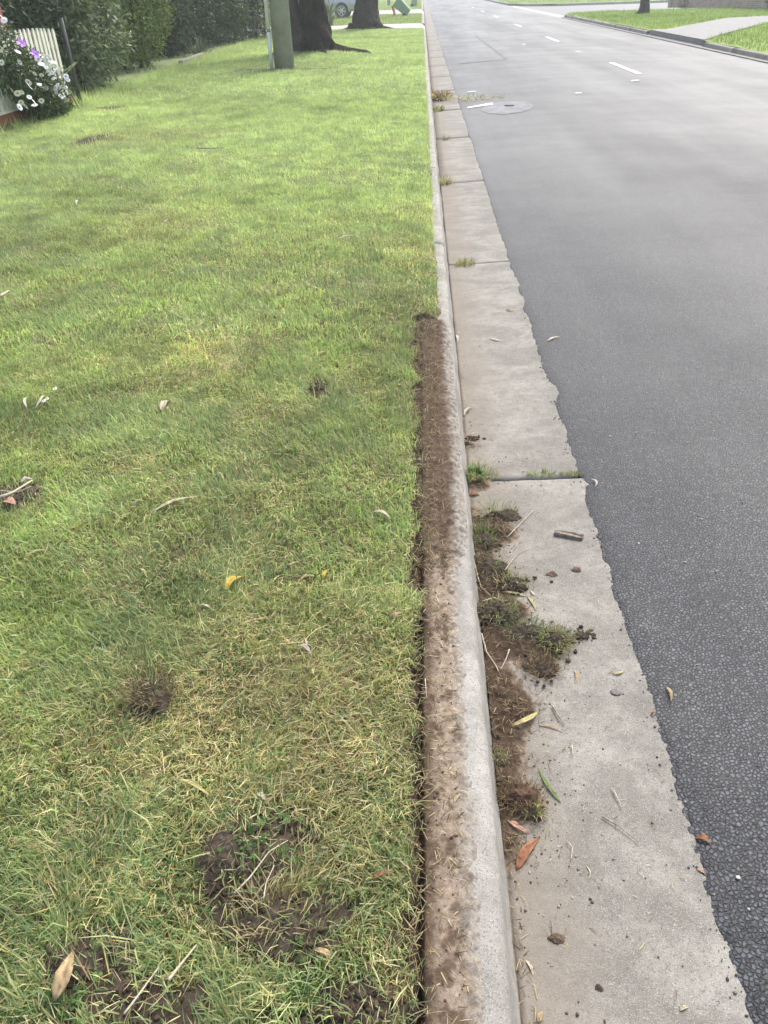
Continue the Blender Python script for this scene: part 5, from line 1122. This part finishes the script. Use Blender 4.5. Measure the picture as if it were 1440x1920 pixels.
# local: length along x, tail towards +x, near side y = -0.9
def loft(name, stations, mat, smooth=True):
    V = []; k = len(stations[0][1])
    for x, ring in stations: V += [(x+dx, y, z) for dx, y, z in ring]
    V = np.array(V); n = len(stations); i = np.arange(n*k).reshape(n, k); j = np.roll(i, -1, 1)
    q = np.stack([i[:-1].ravel(), j[:-1].ravel(), j[1:].ravel(), i[1:].ravel()], 1)
    me = np_mesh(name, V, [q, i[0][::-1][None], i[-1][None]], None, smooth); add(name, me, mat, car); return me
def ring(w_, zb, zm, zt, tuck=0.06): return [(0, -w_+tuck, zb), (0, -w_, zb+0.12), (0, -w_-0.01, zm), (0, -w_+0.05, zt-0.03), (0, -w_+0.11, zt), (0, w_-0.11, zt), (0, w_-0.05, zt-0.03), (0, w_+0.01, zm), (0, w_, zb+0.12), (0, w_-tuck, zb)]
loft('body', [(-2.28, ring(0.62, 0.38, 0.55, 0.72)), (-2.2, ring(0.8, 0.3, 0.55, 0.82)), (-1.9, ring(0.88, 0.27, 0.62, 0.93)), (-1.0, ring(0.9, 0.26, 0.68, 1.02)), (0.5, ring(0.9, 0.26, 0.7, 1.04)), (1.7, ring(0.9, 0.28, 0.72, 1.06)), (2.1, ring(0.88, 0.32, 0.74, 1.06)), (2.24, ring(0.82, 0.4, 0.74, 1.02))], M_SILV)
def ring2(w0, w1, z0, z1): return [(0, -w0, z0), (0, -w1, z1-0.05), (0, -w1+0.06, z1), (0, w1-0.06, z1), (0, w1, z1-0.05), (0, w0, z0)]
loft('cabin_glass', [(-1.15, ring2(0.8, 0.78, 1.0, 1.04)), (-0.45, ring2(0.84, 0.68, 1.0, 1.6)), (0.6, ring2(0.85, 0.7, 1.02, 1.68)), (1.7, ring2(0.84, 0.68, 1.03, 1.62)), (2.15, ring2(0.8, 0.72, 1.02, 1.1))], M_GLASS)
loft('roof', [(-0.42, ring2(0.69, 0.66, 1.585, 1.64)), (0.6, ring2(0.71, 0.68, 1.66, 1.72)), (1.72, ring2(0.69, 0.66, 1.6, 1.655))], M_SILV)
for px_ in (-0.15, 0.75, 1.62):
    for s_ in (-1, 1): add('pillar', tube_mesh('pillar', [(px_, s_*0.86, 1.0), (px_+0.05, s_*0.705, 1.6)], [0.05, 0.04], 6), M_SILV, car)
add('bumper', box_mesh('bumper', (1.95, -0.84, 0.36), (2.31, 0.84, 0.62), 0.05, True), M_SILV, car); add('bumper', box_mesh('bumper', (-2.33, -0.8, 0.32), (-2.0, 0.8, 0.58), 0.05, True), M_SILV, car)
for s_ in (-1, 1):
    add('side_step', box_mesh('side_step', (-0.85, s_*0.93-0.05, 0.27), (0.85, s_*0.93+0.05, 0.32), 0.012), M_RIM, car)
    add('tail_light', box_mesh('tail_light', (2.13, s_*0.78-0.07, 0.78), (2.25, s_*0.78+0.07, 1.02), 0.02, True), M_TAIL, car)
    add('headlight', box_mesh('headlight', (-2.27, s_*0.66-0.14, 0.6), (-2.1, s_*0.66+0.14, 0.72), 0.02, True), M_RIM, car)
    for dx in (-0.35, 0.62): add('door_handle', box_mesh('door_handle', (dx, s_*0.915-0.012, 0.86), (dx+0.2, s_*0.915+0.012, 0.89), 0.005), M_SILV, car)
def wheel_set(x, s_):
    wl = add('wheel', None, None, car, loc=(x, s_*0.80, 0.345)); prof_ = [(0.2, -0.1), (0.24, -0.115), (0.31, -0.115), (0.345, -0.09), (0.345, 0.09), (0.31, 0.115), (0.24, 0.115), (0.2, 0.1)]
    n = 32; V = np.array([[(r*math.cos(6.2832*k/n), y, r*math.sin(6.2832*k/n)) for r, y in prof_] for k in range(n)]); m_ = len(prof_); i = np.arange(n*m_).reshape(n, m_); j = np.roll(i, -1, 0)
    q_ = np.stack([i[:, :-1].ravel(), i[:, 1:].ravel(), j[:, 1:].ravel(), j[:, :-1].ravel()], 1); add('tyre', np_mesh('tyre', V.reshape(-1, 3), [q_], None, True), M_RUB, wl)
    bm = bmesh.new()
    for k in range(6):
        a = 6.2832*k/6+0.2; box_bm(bm, (0.03, -0.02, -0.035), (0.225, 0.02, 0.035), 0.006, Matrix.Translation((0, s_*0.095, 0)) @ Matrix.Rotation(a, 4, 'Y'))
    bmesh.ops.create_cone(bm, cap_ends=True, segments=20, radius1=0.06, radius2=0.055, depth=0.05, matrix=Matrix.Translation((0, s_*0.095, 0)) @ Matrix.Rotation(R(90), 4, 'X'))
    add('rim', bm_mesh('rim', bm), M_RIM, wl)
    V2 = np.array([[(r*math.cos(6.2832*k/n), s_*y, r*math.sin(6.2832*k/n)) for r, y in ((0.205, 0.11), (0.235, 0.118), (0.235, 0.08), (0.205, 0.08))] for k in range(n)]); i = np.arange(n*4).reshape(n, 4); j = np.roll(i, -1, 0); ii = np.roll(i, -1, 1); jj = np.roll(j, -1, 1)
    add('rim_edge', np_mesh('rim_edge', V2.reshape(-1, 3), [np.stack([i.ravel(), ii.ravel(), jj.ravel(), j.ravel()], 1)], None, True), M_RIM, wl)
    bm = bmesh.new(); bmesh.ops.create_circle(bm, cap_ends=True, segments=32, radius=0.22, matrix=Matrix.Translation((0, s_*0.05, 0)) @ Matrix.Rotation(R(90), 4, 'X')); add('brake', bm_mesh('brake', bm), M_RUB, wl)
    # arch: black disc in place of the shaded well, silver flare off the body
    arc_ = [(x+0.41*math.cos(t), s_*0.905, 0.345+0.41*math.sin(t)) for t in np.linspace(R(-12), R(192), 24)]
    add('arch_flare', tube_mesh('arch_flare', arc_, [0.035]*24, 8), M_SILV, car)
    bm = bmesh.new(); bmesh.ops.create_cone(bm, cap_ends=True, segments=36, radius1=0.41, radius2=0.41, depth=0.08, matrix=Matrix.Translation((x, s_*0.878, 0.345)) @ Matrix.Rotation(R(90), 4, 'X')); add('wheel_well_shade', bm_mesh('wheel_well_shade', bm), M_RUB, car)
for x in (-1.35, 1.35):
    for s_ in (-1, 1): wheel_set(x, s_)
for o_ in car.children:
    if o_.name.startswith('wheel') and o_.type == 'EMPTY': o_.location.y *= 1.085

# ------------------------------------------------------------------ wheelie bins and post on the far lawns
M_BIN = simple('bin_green', (0.17, 0.27, 0.17), (0.2, 0.3, 0.19), 5, 0.5, 0.05, 0.001); M_LID = simple('bin_lid_red', (0.45, 0.07, 0.03), (0.4, 0.06, 0.03), 5, 0.5)
def bin_mesh():
    bm = bmesh.new(); rows = []
    for z, wx, wy in ((0, 0.19, 0.21), (0.06, 0.22, 0.235), (0.8, 0.27, 0.29), (0.82, 0.295, 0.315), (0.9, 0.295, 0.315), (0.9, 0.265, 0.285), (0.55, 0.25, 0.26)):
        rows.append([bm.verts.new((sx_*wx, sy_*wy, z)) for sx_, sy_ in ((-1, -.8), (-.8, -1), (.8, -1), (1, -.8), (1, .8), (.8, 1), (-.8, 1), (-1, .8))])
    bm.faces.new(rows[0][::-1]); bm.faces.new(rows[-1])
    for a, b in zip(rows[:-1], rows[1:]):
        for k in range(8): bm.faces.new((a[k], a[(k+1) % 8], b[(k+1) % 8], b[k]))
    return bm_mesh('bin_body', bm)
bmesh_bin = bin_mesh()
def wheelie(label, loc, rot, lid, lidmat, open_=False):
    o = add('wheelie_bin', None, label=label, cat='bin', group='wheelie bins on the far lawn', loc=loc, rot=rot)
    add('bin_body', bmesh_bin, M_BIN, o)
    if open_: add('lid', box_mesh('lid', (-0.36, -0.3, 0.3), (-0.32, 0.3, 0.92), 0.015), lidmat, o, rot=(0, 0, 0))
    else: add('lid', box_mesh('lid', (-0.33, -0.33, 0.905), (0.33, 0.33, 0.96), 0.02), lidmat, o)
    for s_ in (-1, 1): add('wheel', tube_mesh('wheel', [(-0.2, s_*0.24, 0.1), (-0.2, s_*0.29, 0.1)], [0.1, 0.1], 16), M_RUB, o)
    add('handle', tube_mesh('handle', [(-0.34, -0.25, 0.87), (-0.36, 0, 0.88), (-0.34, 0.25, 0.87)], [0.018]*3, 8), M_BIN, o)
    return o
q = G(765, 29.5, 0.16); bo = wheelie('green bin tipped over leaning on its open red lid', (q[0]+0.02, q[1], 0.29), (0, R(-50), R(-8)), None, M_LID, None)
for ch in bo.children:
    if ch.name.startswith('lid'):
        ch.data = box_mesh('lid', (-0.025, -0.3, -0.66), (0.025, 0.3, 0.0), 0.015); ch.data.materials.append(M_LID); ch.location = (-0.31, 0, 0.93); ch.rotation_euler = (0, R(33), 0)
q = G(779, 12, 0.16); wheelie('upright green bin beside the far kerb', (q[0]-0.1, q[1], 0.16), (0, 0, 0.1), None, M_BIN)
q = G(729, 9.5, 0.16)
po = add('letterbox_post', None, label='dark grey letterbox post on the far lawn', cat='letterbox', loc=(q[0], q[1], 0.14)); MG = simple('dark_grey_paint', (0.1, 0.1, 0.1), (0.13, 0.13, 0.13), 6, 0.6)
add('post', box_mesh('post', (-0.13, -0.13, 0), (0.13, 0.13, 0.95), 0.015), MG, po); add('box', box_mesh('box', (-0.19, -0.2, 0.952), (0.19, 0.2, 1.2), 0.02), MG, po)

# ------------------------------------------------------------------ brick garden wall across the street
M_BRICK = mat_brick(); a = G(1262, 12, 0.16); b = G(1440, 17, 0.16); d = (b-a)[:2]; l = float(np.hypot(*d)); ang = math.atan2(d[1], d[0])
bw = add('brick_wall', None, label='pinkish brown brick garden wall on the corner across the street', cat='wall', loc=(a[0], a[1], 0.1), rot=(0, 0, ang))
add('wall_face', box_mesh('wall_face', (0, -0.11, 0), (l+10, 0.11, 1.5), 0.006), M_BRICK, bw); add('coping', box_mesh('coping', (-0.03, -0.16, 1.503), (l+10.03, 0.16, 1.57), 0.01), M_DRIVE, bw)
add('pier', box_mesh('pier', (-0.3, -0.2, 0), (-0.003, 0.2, 1.75), 0.008), M_BRICK, bw)
q = G(1432, 14, 0.3)
shrub('garden_shrub', 'dark green shrub before the brick wall at the top right corner', [(q[0]+0.5, q[1]-0.4, 0.9, 0.7, 0.7, 0.8)], 2600, 0.1, DK, 12, 0.4, stems=3, group=None)
q = G(1265, 13, 0.16)
shrub('wall_weed', 'small dry weeds at the left end of the brick wall', [(q[0]+0.4, q[1]-0.5, 0.32, 0.35, 0.25, 0.25)], 500, 0.09, [(0.2, 0.18, 0.08), (0.13, 0.12, 0.06)], 13, 0.3, stems=2, group=None)

# ------------------------------------------------------------------ added haze volume, standing in for lens veil
hm = bpy.data.materials.new('haze'); hm.use_nodes = True; ht = hm.node_tree; ht.nodes.clear()
ho = ht.nodes.new('ShaderNodeOutputMaterial'); hv = ht.nodes.new('ShaderNodeVolumePrincipled'); hv.inputs['Color'].default_value = (0.9, 0.95, 1.0, 1); hv.inputs['Density'].default_value = 0.0019; hv.inputs['Anisotropy'].default_value = 0.3
ht.links.new(hv.outputs[0], ho.inputs['Volume'])
add('haze', box_mesh('haze', (-255, -65, -1.3), (255, 425, 10.5)), hm, kind='stuff', label='thin added haze that veils the far street')
scene.cycles.volume_bounces = 1
